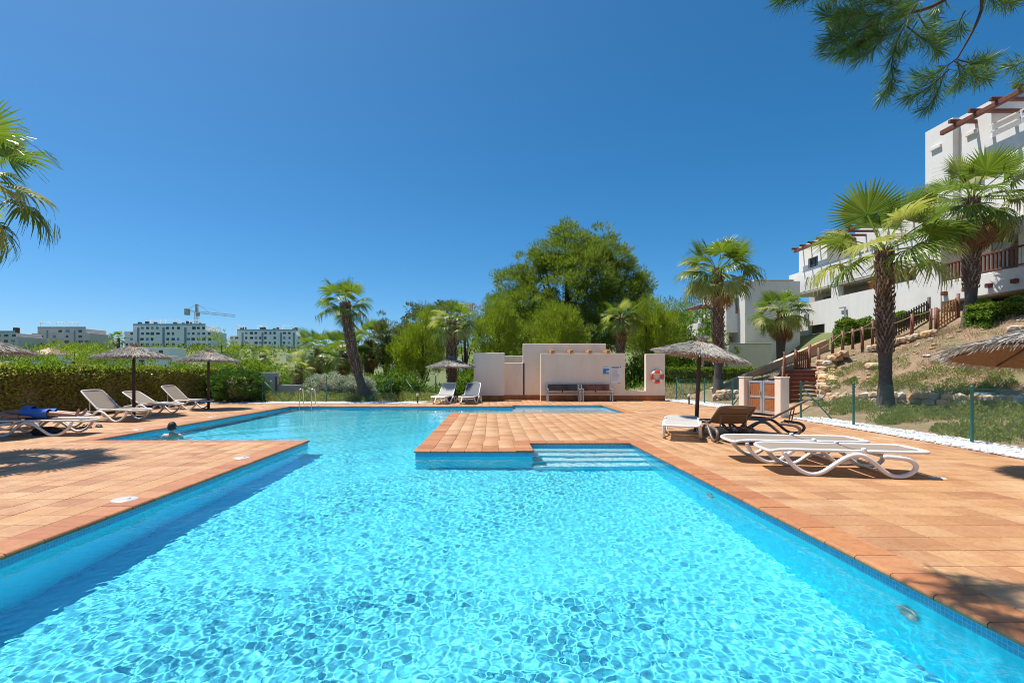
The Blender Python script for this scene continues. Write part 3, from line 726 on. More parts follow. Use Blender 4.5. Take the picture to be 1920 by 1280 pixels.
def core_mesh(R, hgt_):
    mb = MB(); pr = [(R*t, hgt_*(1-t)**1.12) for t in (1, .8, .6, .4, .2, .02)]
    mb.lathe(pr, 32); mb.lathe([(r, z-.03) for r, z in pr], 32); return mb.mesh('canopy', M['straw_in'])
RP, HP = 1.18, .46
TH = [thatch_mesh(RP, HP, 6500, s) for s in (1, 2)]; CORE = core_mesh(RP*.97, HP)
RIB = MB()
RIB.bar((.03, 0, HP-.07), (RP*.93, 0, -.02), .03, .04); rib_me = RIB.mesh('rib', M['pole'])
bt = MB(); bt.tube([(RP*.6*math.cos(a), RP*.6*math.sin(a), HP*.32) for a in np.linspace(0, 2*PI, 25)], .012, 5, False); batten_me = bt.mesh('batten', M['pole'])
def parasol(base, rim, label, tilt=(0, 0), scale=1.0, v=0, lean=(0, 0)):
    e = empty('thatched_parasol', base, 0, label, 'parasol', 'thatched parasols around the pool')
    top = Vector((lean[0], lean[1], rim+HP*scale))
    MB().tube([(0, 0, 0), top*.5, top], [.047, .045, .04], 10).build('pole', M['pole'], e)
    MB().lathe([(0, .012), (.16, .010), (.17, 0)], 16).build('base_plate', M['woodd'], e)
    c = Vector((lean[0]*rim/(rim+HP), lean[1]*rim/(rim+HP), rim)); rot = (tilt[0], tilt[1], v*1.3)
    TQ = Matrix.Rotation(tilt[1], 4, 'Y') @ Matrix.Rotation(tilt[0], 4, 'X')
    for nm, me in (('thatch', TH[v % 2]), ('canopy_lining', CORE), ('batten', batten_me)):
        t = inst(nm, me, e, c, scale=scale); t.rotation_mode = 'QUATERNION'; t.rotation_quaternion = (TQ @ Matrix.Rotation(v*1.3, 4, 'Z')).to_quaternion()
    for k in range(6):
        q = (Matrix.Rotation(rot[2], 4, 'Z'))
        r = inst('rib', rib_me, e, c, rot, scale); r.rotation_mode = 'QUATERNION'
        r.rotation_quaternion = (Matrix.Rotation(tilt[1], 4, 'Y') @ Matrix.Rotation(tilt[0], 4, 'X') @ Matrix.Rotation(k*PI/3+.3, 4, 'Z')).to_quaternion()
    return e
b1 = G(251, 780.0); parasol(b1, 1.90, 'thatched parasol on the left, standing behind the nearest empty lounger', scale=.82)
b2 = G(391, 766.5); parasol(b2, 1.86, 'thatched parasol beside the farthest lounger by the hedge', v=1, scale=.84)
parasol((-11.4, 10.55, 0), 1.86, 'thatched parasol cut off by the left edge of the picture', scale=.86)
parasol((-1.95, 23.72, 0), 1.68, 'thatched parasol in front of the palm by the cream wall', v=1, scale=.92)
parasol(G(1305, 808.5), 1.80, 'tilted thatched parasol leaning to the right beside the dark loungers', tilt=(math.radians(3), math.radians(9)), v=0, scale=.83, lean=(.10, .0))
parasol((7.42, 6.3, 0), 1.63, 'tilted thatched parasol cut off by the right edge of the picture', tilt=(-.09, .11), v=1, scale=.93, lean=(.05, .05))

# ------------------------------------------------------------------ skimmer lids, drain, ladder
lidm = MB(); lidm.lathe([(.0, .008), (.112, .008), (.122, .006), (.128, 0)], 28); lid_me = lidm.mesh('lid', M['lid'])
kn = MB(); kn.lathe([(.0, .016), (.014, .015), (.018, .009)], 10); kn_me = kn.mesh('finger_hole', M['signgrey'])
for (px, py, lab) in ((237, 936, 'round white skimmer lid nearest the camera on the left coping'), (455, 858, 'round white skimmer lid near the corner of the left deck peninsula'), (260, 805, 'round white skimmer lid between the lounging person and the pool'), (398, 782, 'round white skimmer lid on the far left coping')):
    p = G(px, py); e = empty('skimmer_lid', (p.x-.02, p.y, .001), 0, lab, 'skimmer lid', 'skimmer lids'); inst('lid', lid_me, e); inst('finger_hole', kn_me, e, (.05, 0, 0))
p = G(1758, 896); e = empty('drain_cover', (p.x, p.y, .001), 0, 'small grey round drain cover beside the nearest lounger', 'drain cover'); inst('lid', lid_me, e, scale=(.75, .75, .8), mat=M['concrete']); inst('finger_hole', kn_me, e, (.03, 0, -.002))
ld = empty('pool_ladder', (-7.65, Y5, 0), 0, 'stainless steel pool ladder with two curved handrails at the far edge', 'ladder')
for s in (-1, 1):
    pts = [(s*.25, .34, 0), (s*.25, .33, .45), (s*.25, .24, .68), (s*.25, .08, .74), (s*.25, -.07, .62), (s*.25, -.10, .3), (s*.25, -.10, -.9)]
    MB().tube(spline(pts, 5), .021, 10).build('handrail', M['steel'], ld)
    MB().lathe([(.05, 0), (.05, .01), (.022, .025)], 12, (s*.25, .34, .002)).build('flange', M['steel'], ld)
for k in range(3): MB().cbox((-.25, -.16, -.30-.25*k), (.25, -.07, -.275-.25*k), .004).build('rung', M['steel'], ld)
for o in ld.children: o.cycles.is_caustics_receiver = True

# ------------------------------------------------------------------ wire fences
post_me = MB().lathe([(.028, 0), (.028, 1.18), (.032, 1.185), (.032, 1.21), (.0, 1.22)], 12).mesh('post', M['green_paint'])
def fence(pts, label, braces=(), hgt_=1.05, mesh_segs=None, zs=None):
    p0 = Vector((*pts[0], 0)); e = empty('wire_fence', p0, 0, label, 'fence', 'green wire fences')
    zs = zs or [0]*len(pts)
    for (x, y), z in zip(pts, zs): inst('post', post_me, e, Vector((x, y, z))-p0, scale=(1, 1, hgt_/1.2))
    for i, (dx, dy) in braces:
        x, y = pts[i]; MB().tube([Vector((x, y, zs[i]+hgt_*.88))-p0, Vector((x+dx, y+dy, zs[i]))-p0], .02, 8).build('brace', M['green_paint'], e)
    V = []; Fc = []
    for i in range(len(pts)-1):
        if mesh_segs is not None and i not in mesh_segs: continue
        a = Vector((*pts[i], zs[i]))-p0; b = Vector((*pts[i+1], zs[i+1]))-p0; d = b-a; Ln = math.hypot(d.x, d.y); d /= Ln
        hh = hgt_*.95; step = .055; n = int((Ln+hh)/step)
        nr = Vector((-d.y, d.x, 0)).normalized()
        def wire(s0, z0, s1, z1, w=.0022):
            q0 = a+d*s0+Vector((0, 0, z0)); q1 = a+d*s1+Vector((0, 0, z1)); t = (q1-q0).normalized(); sd = t.cross(nr)*w*.5
            k = len(V); V.extend([q0-sd, q0+sd, q1+sd, q1-sd]); Fc.append((k, k+1, k+2, k+3))
        for k in range(n):
            s = k*step-hh
            for m in (1, -1):
                a0, z0, a1, z1 = (s, .03, s+hh, hh+.03)
                if a0 < 0: z0 += -a0; a0 = 0
                if a1 > Ln: z1 -= a1-Ln; a1 = Ln
                if m > 0: wire(a0, z0, a1, z1)
                else: wire(Ln-a0, z0, Ln-a1, z1)
        for z in (.05, hh*.5, hh+.02): wire(0, z, Ln, z, .004)
    me = bpy.data.meshes.new('wire_mesh'); me.from_pydata([tuple(v) for v in V], [], Fc); me.materials.append(M['wire'])
    tag(inst('wire_mesh', me, e), kind='stuff')
fence([(9.43, 3.3), (9.43, 6.4), (9.43, 9.48), (9.43, 12.57), (9.33, 14.55)], 'green wire fence along the right-hand pebble strip in front of the shrubs', [(4, (.75, -.30))], 1.12)
fence([(8.95, 16.75), (9.45, 18.9), (9.55, 21.6), (9.45, 24.6)], 'green wire fence between the wooden gate and the cream wall', [(0, (-.35, .75)), (3, (.35, -.7))], 1.12)
fence([(-10.75, 22.75), (-7.72, 22.75), (-4.68, 22.75), (-4.4, 24.9), (-2.9, 25.6)], 'green wire fence behind the far left end of the pool', [(0, (1.1, -.12)), (2, (-1.15, -.12)), (3, (.9, -.7))], 1.22)

# ------------------------------------------------------------------ garden gate with pillars
ga, gb = Vector((8.66, 16.45, 0)), Vector((9.06, 15.05, 0)); gd = (gb-ga).normalized(); grz = math.atan2(gd.y, gd.x)
for q, lab in ((ga, 'cream gate pillar on the left of the slatted double gate'), (gb, 'cream gate pillar on the right of the slatted double gate')):
    e = empty('gate_pillar', q, grz, lab, 'pillar', 'cream gate pillars'); MB().cbox((-.12, -.17, 0), (.12, .17, 1.22), .015).build('shaft', M['cream_render'], e); MB().cbox((-.135, -.185, 1.222), (.135, .185, 1.26), .008).build('cap', M['cream_render'], e)
span = (gb-ga).length-.26
gt = empty('garden_gate', ga+gd*.13, grz, 'double garden gate of orange wooden slats in grey metal frames', 'gate')
for h_ in range(2):
    x0 = h_*span/2+.008; x1 = (h_+1)*span/2-.008
    lf = MB()
    for (a, b) in (((x0, .08), (x0, 1.12)), ((x1, .08), (x1, 1.12))): lf.bar((a[0]+(.04 if a[0] == x0 else -.04), 0, a[1]), (b[0]+(.04 if a[0] == x0 else -.04), 0, b[1]), .08, .05, (0, 1, 0))
    for z in (.12, .60, 1.09): lf.bar((x0+.08, 0, z), (x1-.08, 0, z), .045, .07)
    f_ = lf.build('leaf_frame', M['alu'], gt)
    nsl = 5; st = (x1-x0-.17)/nsl
    for k in range(nsl):
        for (za, zb) in ((.156, .563), (.637, 1.053)): MB().cbox((x0+.085+k*st+.003, -.012, za), (x0+.085+(k+1)*st-.003, .012, zb), .003).build('slat', M['woodg'], f_)
MB().bar((span/2-.06, -.05, .66), (span/2-.06, -.05, .80), .025).build('handle', M['alu'], gt)
pth = MB()
pp = [((9.2, 15.2), (8.8, 16.5)), ((10.3, 16.2), (9.9, 17.6)), ((11.6, 17.6), (11.2, 19.0)), ((12.9, 18.6), (11.6, 18.95))]
for i in range(3): pth.quad((*pp[i][0], float(hgt(*pp[i][0]))+.03), (*pp[i+1][0], float(hgt(*pp[i+1][0]))+.03), (*pp[i+1][1], float(hgt(*pp[i+1][1]))+.03), (*pp[i][1], float(hgt(*pp[i][1]))+.03))
tag(pth.build('path', M['tile']), kind='structure')

# small garden lights in the pebbles
def bollard(p, lab):
    e = empty('garden_light', p, 0, lab, 'garden light', 'small garden lights'); MB().tube([(0, 0, 0), (0, 0, .32)], .035, 10).build('post', M['woodd'], e)
    MB().lathe([(.055, .32), (.06, .34), (.05, .44), (.0, .46)], 12).build('lantern', M['shade_interior'], e)
bollard(G(1292, 757.5), 'small garden light in the pebbles right of the cream wall'); bollard(G(783, 756), 'small garden light in the pebbles left of the far loungers')

# ------------------------------------------------------------------ footwear and bag
p = G(160, 801)
for k, (dx, dy, rz, lab) in enumerate(((0, 0, .2, 'dark sandal lying on the deck by the lounging person\'s feet'), (.30, .05, -.5, 'dark sandal with grey strap lying nearest the pool coping'))):
    e = empty('sandal', (p.x+dx, p.y+dy, 0), rz, lab, 'sandal', 'pair of sandals')
    mb = MB(); prof2 = [(-.13, .03), (-.10, .045), (0, .035), (.08, .05), (.13, .035), (.135, 0), (.13, -.035), (.08, -.05), (0, -.035), (-.10, -.045), (-.13, -.03)]
    n9 = len(prof2); mb.add([(x, y, 0) for x, y in prof2]+[(x, y, .022) for x, y in prof2], [(i, (i+1) % n9, n9+(i+1) % n9, n9+i) for i in range(n9)]+[tuple(range(n9, 2*n9)), tuple(range(n9-1, -1, -1))]); mb.build('sole', M['black'], e)
    for x in (-.03, .05): MB().tube([(x, -.05, .02), (x, -.035, .06), (x, 0, .075), (x, .035, .06), (x, .05, .02)], .012, 6).build('strap', M['signgrey'] if k else M['black'], e)
p = G(68, 817)
bg = empty('beach_bag', (p.x, p.y+.25, 0), .2, 'crumpled black bag lying under the occupied lounger', 'bag')
bm = icos(7, 3, .06, (.62, .3, .22)); me = bpy.data.meshes.new('bag_body'); 
for v in bm.verts: v.co.z = max(v.co.z, -.07)+.07
bm.to_mesh(me); bm.free(); me.materials.append(M['black']); inst('bag_body', me, bg)
MB().tube(spline([(-.18, 0, .13), (-.1, -.16, .06), (.05, -.2, .015), (.15, -.1, .08), (.18, 0, .12)], 4), .014, 6).build('strap', M['black'], bg)
# ------------------------------------------------------------------ fan palms
def frond_mesh(name, seed, n=34, Lp=.50, Lb=.50, droop=.35, span=118, curv=.10, threads=14, mat=None):
    rg = random.Random(seed); V = []; Fc = []
    def addv(*p): V.append(p); return len(V)-1
    # petiole (flat green stalk)
    st = 5; prev = None
    for i in range(st+1):
        s = i/st; x = Lp*s; z = -.05*s*s; w = .016*(1-.5*s)
        cur = (addv(x, -w, z+.004), addv(x, 0, z-.010), addv(x, w, z+.004))
        if prev: Fc.append((prev[0], prev[1], cur[1], cur[0])); Fc.append((prev[1], prev[2], cur[2], cur[1]))
        prev = cur
    dth = math.radians(2*span)/n; T = (.03, .28, .55, .78, 1.0)
    for k in range(n):
        th = math.radians(-span)+dth*(k+.5); Lk = Lb*(.70+.30*math.cos(th*.62))*rg.uniform(.92, 1.06)
        dr = droop*rg.uniform(.5, 1.5); tw = rg.uniform(-.05, .05)
        rows = []
        for t in T:
            w = (t*Lk*math.tan(dth/2)*1.02 if t <= .55 else .55*Lk*math.tan(dth/2)*max(0, (1-t)/.45)**.8)
            a = th+tw*max(0, t-.5); r = Lk*t
            rr = r*(1-.35*dr*max(0, t-.35)**1.5)
            cx_, cy_ = Lp+rr*math.cos(a), rr*math.sin(a)
            z = -.05-Lb*dr*max(0, t-.30)**1.8-curv*((cx_-Lp)/Lb)**2*Lb*(1 if cx_ > Lp else .2)+.10*abs(math.sin(th))*t*Lb
            sx_, sy_ = -math.sin(a)*w, math.cos(a)*w
            rows.append((addv(cx_-sx_, cy_-sy_, z-.22*w), addv(cx_, cy_, z+.28*w), addv(cx_+sx_, cy_+sy_, z-.22*w)))
        for a, b in zip(rows[:-1], rows[1:]): Fc.append((a[0], a[1], b[1], b[0])); Fc.append((a[1], a[2], b[2], b[1]))
    for k in range(threads):
        th = rg.uniform(-1.6, 1.6); r = Lb*.72; x = Lp+r*math.cos(th); y = r*math.sin(th); z = -.08-.05*droop; q = rg.uniform(.08, .2)
        a = addv(x, y, z); b = addv(x+.004, y+.003, z); c = addv(x+.05*math.cos(th)+.004, y+.05*math.sin(th), z-q); d = addv(x+.05*math.cos(th), y+.05*math.sin(th), z-q); Fc.append((a, b, c, d))
    return np_mesh(name, V, Fc, mat or M['frond'])
FR = {'up': [frond_mesh('frond', s, droop=.10, curv=.02, span=105) for s in (1, 2)], 'mid': [frond_mesh('frond', s, droop=.62, curv=.2) for s in (3, 4)],
      'low': [frond_mesh('frond', s, droop=.9, curv=.42, threads=26) for s in (5, 6)], 'dead': [frond_mesh('dead_frond', s, n=18, droop=.9, curv=.5, span=70, mat=M['dead']) for s in (7, 8)]}
def palm(base, crown, R, rt, label, n=26, boots=(.35, 1.0), skirt=0, seed=0, lean=None, emin=-42, cat='palm tree', bulge=1.0, name='fan_palm', yellow=.18, detail=True):
    rg = random.Random(seed); base = Vector(base); crown = Vector(crown); e = empty(name, base, 0, label, cat, 'fan palms')
    c = crown-base; Hc = c.length
    mid = lean or (c*.5)
    path = [Vector((0, 0, -.15))]+[Vector(p) for p in spline([(0, 0, 0), tuple(mid), tuple(c)], 8)]
    def rad(s): return rt*(1.35-.55*min(1, s*4) if s < .25 else .80+bulge*.20*math.sin(PI*min(1, (s-.25)/.75)))
    Rr = [rt*1.45]+[rad(i/16) for i in range(17)]
    MB().tube(path, Rr, 14).build('trunk', M['palm_bark'], e)
    # leaf bases on the upper trunk
    mb = MB(); rows = max(3, int((boots[1]-boots[0])*Hc/.115)); nb = 14
    P = path[1:]
    for i in range(rows):
        s = boots[0]+(boots[1]-boots[0])*(i+.5)/rows; f = s*16; j = min(15, int(f)); p = P[j].lerp(P[j+1], f-j); t = (P[min(16, j+1)]-P[j]).normalized(); r = rad(s)
        for k in range(nb):
            a = 2*PI*(k+.5*(i % 2))/nb+rg.uniform(-.1, .1); o = Vector((math.cos(a), math.sin(a), 0)); o = (o-t*o.dot(t)).normalized(); w = t.cross(o)
            hw = r*PI/nb*rg.uniform(.7, 1.0); L = rg.uniform(.13, .21); q = p+o*r*.94; out = rg.uniform(.045, .11)
            mb.add([q-w*hw, q+w*hw, q+t*L+o*out+w*hw*.55, q+t*L+o*out-w*hw*.55, q+t*L*.3+o*(out*.9)], [(0, 1, 4), (1, 2, 4), (2, 3, 4), (3, 0, 4)])
    if rows: tag(mb.build('leaf_bases', M['boot'], e), kind='stuff')
    for i in range(n):
        u = i/(n-1); el = math.radians(82-(82-emin)*u**.85+rg.uniform(-7, 7)); az = i*2.39996+rg.uniform(-.25, .25)
        kind = 'up' if u < .28 else ('mid' if u < .68 else 'low')
        me = FR[kind][i % 2]; q = Matrix.Rotation(az, 4, 'Z') @ Matrix.Rotation(-el, 4, 'Y') @ Matrix.Rotation(rg.uniform(-.5, .5), 4, 'X')
        o = inst('frond', me, e, c+Vector((math.cos(az)*rt*.3, math.sin(az)*rt*.3, .1-.35*u*rt*2)), mat=(M['frondy'] if rg.random() < yellow+.3*(u > .55) else None))
        o.rotation_mode = 'QUATERNION'; o.rotation_quaternion = q.to_quaternion(); sc_ = R*rg.uniform(.9, 1.08)*(.82 if u < .12 else 1); o.scale = (sc_,)*3
    for i in range(skirt):
        az = i*2.39996; el = math.radians(rg.uniform(-80, -56)); o = inst('dead_frond', FR['dead'][i % 2], e, c+Vector((math.cos(az)*rt*.85, math.sin(az)*rt*.85, -.15-rg.uniform(0, .55)*R/2)))
        o.rotation_mode = 'QUATERNION'; o.rotation_quaternion = (Matrix.Rotation(az, 4, 'Z') @ Matrix.Rotation(-el, 4, 'Y') @ Matrix.Rotation(rg.uniform(-.4, .4), 4, 'X')).to_quaternion(); o.scale = (R*.70,)*3
    return e
def gz(x, y): return float(hgt(x, y))
palm((-6.05, 23.6, 0), (-7.1, 23.6, 4.75), 1.52, .25, 'leaning fan palm rising behind the fence at the far left of the pool', 20, (.32, 1.0), 0, 11, lean=(-.62, 0, 2.1), emin=-30, bulge=.3)
palm((-1.98, 24.5, 0), (-1.98, 24.5, 3.9), 1.45, .24, 'fan palm behind the far parasol, left of the cream wall', 22, (.25, 1), 2, 12)
palm((8.1, 30.2, 0), (8.1, 30.2, 4.75), 1.55, .24, 'fan palm growing behind the right half of the cream wall', 22, (.2, 1), 3, 13)
palm((11.35, 24.1, 0), (11.3, 24.1, 6.45), 2.2, .235, 'tall fan palm with rusty trunk right of the cream wall', 26, (.30, 1), 3, 14, emin=-34)
palm((16.75, 28, 1.4), (16.85, 28, 4.9), 1.75, .25, 'fan palm with hanging brown skirt in front of the pale house', 26, (.55, 1), 16, 15, emin=-50)
palm((12.25, 15.0, gz(12.25, 15)), (12.2, 15.0, 5.15), 2.25, .205, 'tall fan palm in the shrubs on the right with a chequered brown trunk', 19, (.36, 1), 0, 16, emin=-20, bulge=.7)
palm((19.35, 19.5, gz(19.35, 19.5)), (19.4, 19.5, 8.35), 2.2, .235, 'tall fan palm with shaggy brown skirt before the big white building', 27, (.3, 1), 40, 17, emin=-48)
palm((-9.15, 8.3, 0), (-9.15, 8.3, 4.75), 1.55, .25, 'fan palm whose fronds reach in from the left edge of the picture', 22, (.3, 1), 0, 18, emin=-45)
for i, (px, py, Y, R) in enumerate(((598, 655, 33, 1.9), (645, 660, 30, 1.8), (692, 640, 32, 2.0), (492, 668, 44, 1.3), (1283, 610, 46, 2.0), (1328, 652, 30, 1.0), (560, 690, 27, .9), (222, 634, 150, 3), (1395, 700, 30, .6))):
    p = W(px, py, Y); b = (p.x, p.y, gz(p.x, p.y)) if Y < 100 else (p.x, p.y, p.z-9)
    lab = ['low fan palm left of the leaning palm behind the fence', 'low fan palm half hidden behind the leaning palm', 'low fan palm with browning fronds right of the leaning palm', 'low fan palm in the shrubs above the concrete wall', 'fan palm among the dark pines left of the white houses', 'young fan palm below the tilted parasol', 'small fan palm by the concrete wall', 'distant fan palm left of the white apartment block with the crane', 'tiny fan palm by the lawn hedge'][i]
    palm(b, p, R, .15*R if R > 1.6 else .17*R, lab, 22 if i < 3 else 18, (.1, 1), 5 if i < 3 else 0, 30+i, emin=-55)

# ------------------------------------------------------------------ trees
def crown_mesh(lobes, n_clumps, per, rc, L, Wd, seed, mat, up=.5, shell=.62, flat=.7, name='crown', droop=0):
    rg = np.random.default_rng(seed); vol = np.array([l[3]*l[4]*l[5] for l in lobes])**.67; cnt = np.maximum(3, (n_clumps*vol/vol.sum()).astype(int)); parts = []
    for (x, y, z, a, b, c), n in zip(lobes, cnt):
        d = norm(rg.normal(size=(n, 3))); rr = shell+(1-shell)*rg.uniform(0, 1, (n, 1))**.6; rr = rr*rg.uniform(.74, 1.2, (n, 1))
        Cc = np.array([x, y, z])+d*rr*np.array([a, b, c]); rcs = rc*rg.uniform(.6, 1.35, n)
        m = per; idx = np.repeat(np.arange(n), m); bp, bd = ball_points(n*m, rg)
        P = Cc[idx]+bp*rcs[idx][:, None]*np.array([1, 1, flat])
        D = bd*.9+d[idx]*.6+np.array([0, 0, up])+rg.normal(0, .25, (n*m, 3)); D[:, 2] -= droop
        parts.append(leaves(P, D, rg.uniform(.6, 1.3, n*m)*L, rg.uniform(.7, 1.2, n*m)*Wd, rg))
    v, f = join(parts); return np_mesh(name, v, f, mat)
def tree(name, base, Ht, lobes, label, mat, n_clumps=260, per=60, rc=.6, L=.28, Wd=.05, seed=0, rt=.2, group='trees beyond the pool', limbs=7, up=.5, shell=.62, cat='tree', bark='bark', trunk_top=.8, droop=0, flat=.7):
    e = empty(name, base, 0, label, cat, group); rg = random.Random(seed)
    top = Ht*trunk_top; pth_ = spline([(0, 0, -.2), (rg.uniform(-.1, .1)*top*.3, rg.uniform(-.1, .1), top*.4), (lobes[0][0]*.5, lobes[0][1]*.5, top)], 5)
    nn = len(pth_); MB().tube(pth_, [rt*(1.25-1.05*i/(nn-1)) for i in range(nn)], 9).build('trunk', M[bark], e)
    for k in range(limbs):
        l = lobes[k % len(lobes)]; s = rg.uniform(.25, .8); a = Vector(pth_[int(s*(nn-1))]); q = Vector((l[0]+rg.uniform(-.6, .6)*l[3], l[1]+rg.uniform(-.6, .6)*l[4], max(a.z+.2, l[2]+rg.uniform(-.3, .5)*l[5])))
        m2 = a.lerp(q, .5)+Vector((0, 0, -.08*(q-a).length)); MB().tube(spline([tuple(a), tuple(m2), tuple(q)], 4), [rt*.5*(1-s*.5)*(1-i/9.5) for i in range(9)], 6).build('limb', M[bark], e)
    inst('crown', crown_mesh(lobes, n_clumps, per, rc, L, Wd, seed, mat, up, shell, flat, droop=droop), e); return e
tree('pine_tree', (6.5, 40, 0), 13.8, [(0, 0, 8.0, 4.8, 4.4, 3.9), (.6, 0, 10.9, 2.6, 2.6, 2.2), (-3.6, 0, 7.0, 2.8, 2.8, 2.8), (4.4, -.5, 6.6, 2.2, 2.6, 3.2), (0, -1, 4.8, 4.6, 4, 2.4), (1.7, -1.5, 9.3, 2.8, 2.8, 2.4), (-1.7, -.6, 10.9, 1.5, 1.5, 1.1), (2.6, .2, 12.2, 1.1, 1.2, 1.2), (-4.9, -.4, 8.8, 1.4, 1.4, 1.1), (-5.6, 0, 6.6, 1.3, 1.3, 1.2), (5.6, -.4, 8.6, 1.1, 1.2, 1.2), (6.0, 0, 6.6, 1.1, 1.2, 1.3), (-.3, .3, 12.9, .9, 1, .8), (-3.0, -.8, 10.2, 1.2, 1.2, 1.0), (3.9, -.8, 10.4, 1.3, 1.2, 1.1)], 'large dark green pine towering over the cream wall', M['pine_dark'], 900, 130, .62, .34, .052, 1, .38, limbs=14, up=.6)
tree('young_pine', (.45, 31, 0), 6.6, [(0, 0, 3.0, 1.6, 1.6, 2.2), (.1, 0, 4.9, 1.05, 1.05, 1.5), (-.5, 0, 3.8, 1.4, 1.2, 1.6)], 'bright green young pine behind the left block of the cream wall', M['pine_light'], 260, 78, .27, .22, .034, 2, .14, up=1.4, flat=1.7, shell=.5)
tree('young_pine', (4.55, 31.5, 0), 6.2, [(0, 0, 3.0, 2.0, 1.7, 2.0), (0, 0, 4.4, 1.3, 1.2, 1.4)], 'broad bright green young pine behind the middle of the cream wall', M['pine_light'], 260, 78, .27, .22, .034, 3, .14, up=1.4, flat=1.7, shell=.5)
tree('young_pine', (10.0, 31, .3), 6.0, [(0, 0, 3.2, 1.6, 1.5, 2.2), (.2, 0, 4.5, 1.1, 1.1, 1.3), (1.2, .5, 3.4, 1.4, 1.3, 1.8)], 'bright green young pine seen above the opening in the cream wall', M['pine_light'], 250, 76, .27, .22, .034, 4, .13, up=1.4, flat=1.7, shell=.5)
tree('young_pine', (-4.1, 29, 0), 5.4, [(0, 0, 2.7, 1.7, 1.5, 1.9), (.3, 0, 4.0, 1.1, 1.1, 1.1), (-1.0, 0, 2.2, 1.2, 1.2, 1.3)], 'bright green young pine left of the far palm', M['pine_light'], 250, 78, .27, .22, .034, 5, .12, up=1.4, flat=1.7, shell=.5)
tree('holm_oak', (-5.0, 35, 0), 6.6, [(-.2, 0, 4.6, 1.5, 1.5, 1.6), (1.4, .5, 4.9, 1.6, 1.4, 1.7), (-1.2, 0, 3.4, 1.2, 1.2, 1.4)], 'dark olive tree behind the bright pine left of the far palm', M['olive'], 200, 85, .38, .14, .08, 6, .17)
tree('slender_tree', (-6.45, 30, 0), 4.9, [(0, 0, 3.5, .8, .8, 1.4), (.3, 0, 2.5, .7, .7, .9)], 'slender grey-green tree with a thin bare trunk', M['olive'], 110, 60, .3, .13, .06, 7, .13)
tree('dry_pine', (-1.95, 38, 0), 6.9, [(0, 0, 5.4, 1.6, 1.5, 1.3), (-1.2, 0, 4.8, 1.2, 1.2, 1.2)], 'brownish pine top rising behind the far palm', M['dryscrub'], 120, 50, .4, .25, .03, 8, .16)
for i, (px, ytop, Y, r, lab) in enumerate(((1258, 556, 44, 3.0, 'dark pine behind the tall rusty palm, left one'), (1318, 538, 50, 3.6, 'dark pine behind the tall rusty palm, right one'), (1232, 575, 36, 2.0, 'rounded green pine right of the opening in the cream wall'), (985, 600, 36, 2.0, 'rounded pine between the two bright young pines'))):
    p = W(px, ytop, Y); tree('pine_tree', (p.x, Y, gz(p.x, Y)), p.z-gz(p.x, Y), [(0, 0, (p.z-gz(p.x, Y))*.6, r, r, (p.z-gz(p.x, Y))*.36), (r*.5, 0, (p.z-gz(p.x, Y))*.45, r*.8, r*.8, (p.z-gz(p.x, Y))*.3)], lab, M['pine_dark'] if i != 2 else M['shrub'], 170, 75, .55, .26, .05, 40+i, .18)
MID = [(1296, 585, 34, 2.0, 2.4, 'shrub', 'tall mid green shrub tree between the cream wall and the tall rusty palm'), (1345, 612, 41, 1.8, 2.0, 'pine_light', 'bright green tree glimpsed behind the tall rusty palm trunk'), (975, 560, 37, 2.0, 2.4, 'pine_light', 'bright pine top left of the large dark pine'), (140, 640, 48, 3.4, 2.2, 'pine_light', 'rounded bright pine beyond the hedge, left of the first parasol'), (60, 672, 40, 2.4, 1.5, 'shrubl', 'lime green tree beyond the hedge at the left edge'), (20, 668, 60, 4.5, 1.6, 'bushdark', 'dark green tree beyond the hedge at the left edge'),
       (190, 655, 60, 3.0, 1.7, 'shrub', 'mid green tree behind the rounded bright pine'), (310, 672, 46, 3.2, 1.5, 'shrubl', 'lime green tree seen between the two left parasols'), (415, 622, 42, 1.7, 3.1, 'pine_light', 'sparse upright pine behind the second parasol'),
       (450, 672, 38, 2.4, 1.5, 'shrubl', 'lime green tree above the round clipped bush'), (530, 684, 42, 2.6, 1.3, 'shrubl', 'lime green shrub mass above the concrete wall'), (590, 690, 36, 1.8, 1.3, 'shrub', 'mid green shrub mass left of the low palms'), (745, 700, 27, 1.2, 1.0, 'shrub', 'green shrub below the slender tree'),
       (690, 715, 27, 1.3, .8, 'shrubl', 'lime green shrub behind the leaning palm trunk'), (360, 690, 34, 2.2, 1.0, 'shrubl', 'lime green shrub behind the hedge beside the second parasol'), (880, 700, 27, 1.2, 1.4, 'shrub', 'green shrub behind the gap left of the cream wall'), (250, 690, 42, 3.0, 1.2, 'shrub', 'mid green shrub mass below the first parasol canopy'), (1300, 690, 33, 1.6, 1.6, 'shrub', 'green shrub mass behind the tilted parasol'), (1190, 700, 30, 1.5, 1.3, 'bushdark', 'dark shrub seen through the opening in the cream wall')]
for i, (px, ytop, Y, r, hh, mt, lab) in enumerate(MID):
    p = W(px, ytop, Y); z = gz(p.x, Y); Ht = p.z-z
    lob = [(0, 0, Ht-hh*.7, r, r*.8, hh*.75), (-r*.6, .3, Ht-hh*1.1, r*.7, r*.7, hh*.7), (r*.65, -.2, Ht-hh*1.05, r*.75, r*.7, hh*.7), (0, 0, max(.4, Ht-hh*1.6), r*.9, r*.8, hh*.8)]
    tree('garden_tree', (p.x, Y, z), Ht, lob, lab, M[mt], 150, 52, .40 if 'pine' not in mt else .46, .2 if 'pine' not in mt else .26, .085 if 'pine' not in mt else .045, 60+i, .12, limbs=5, up=.7, group='trees and shrubs in the middle distance')

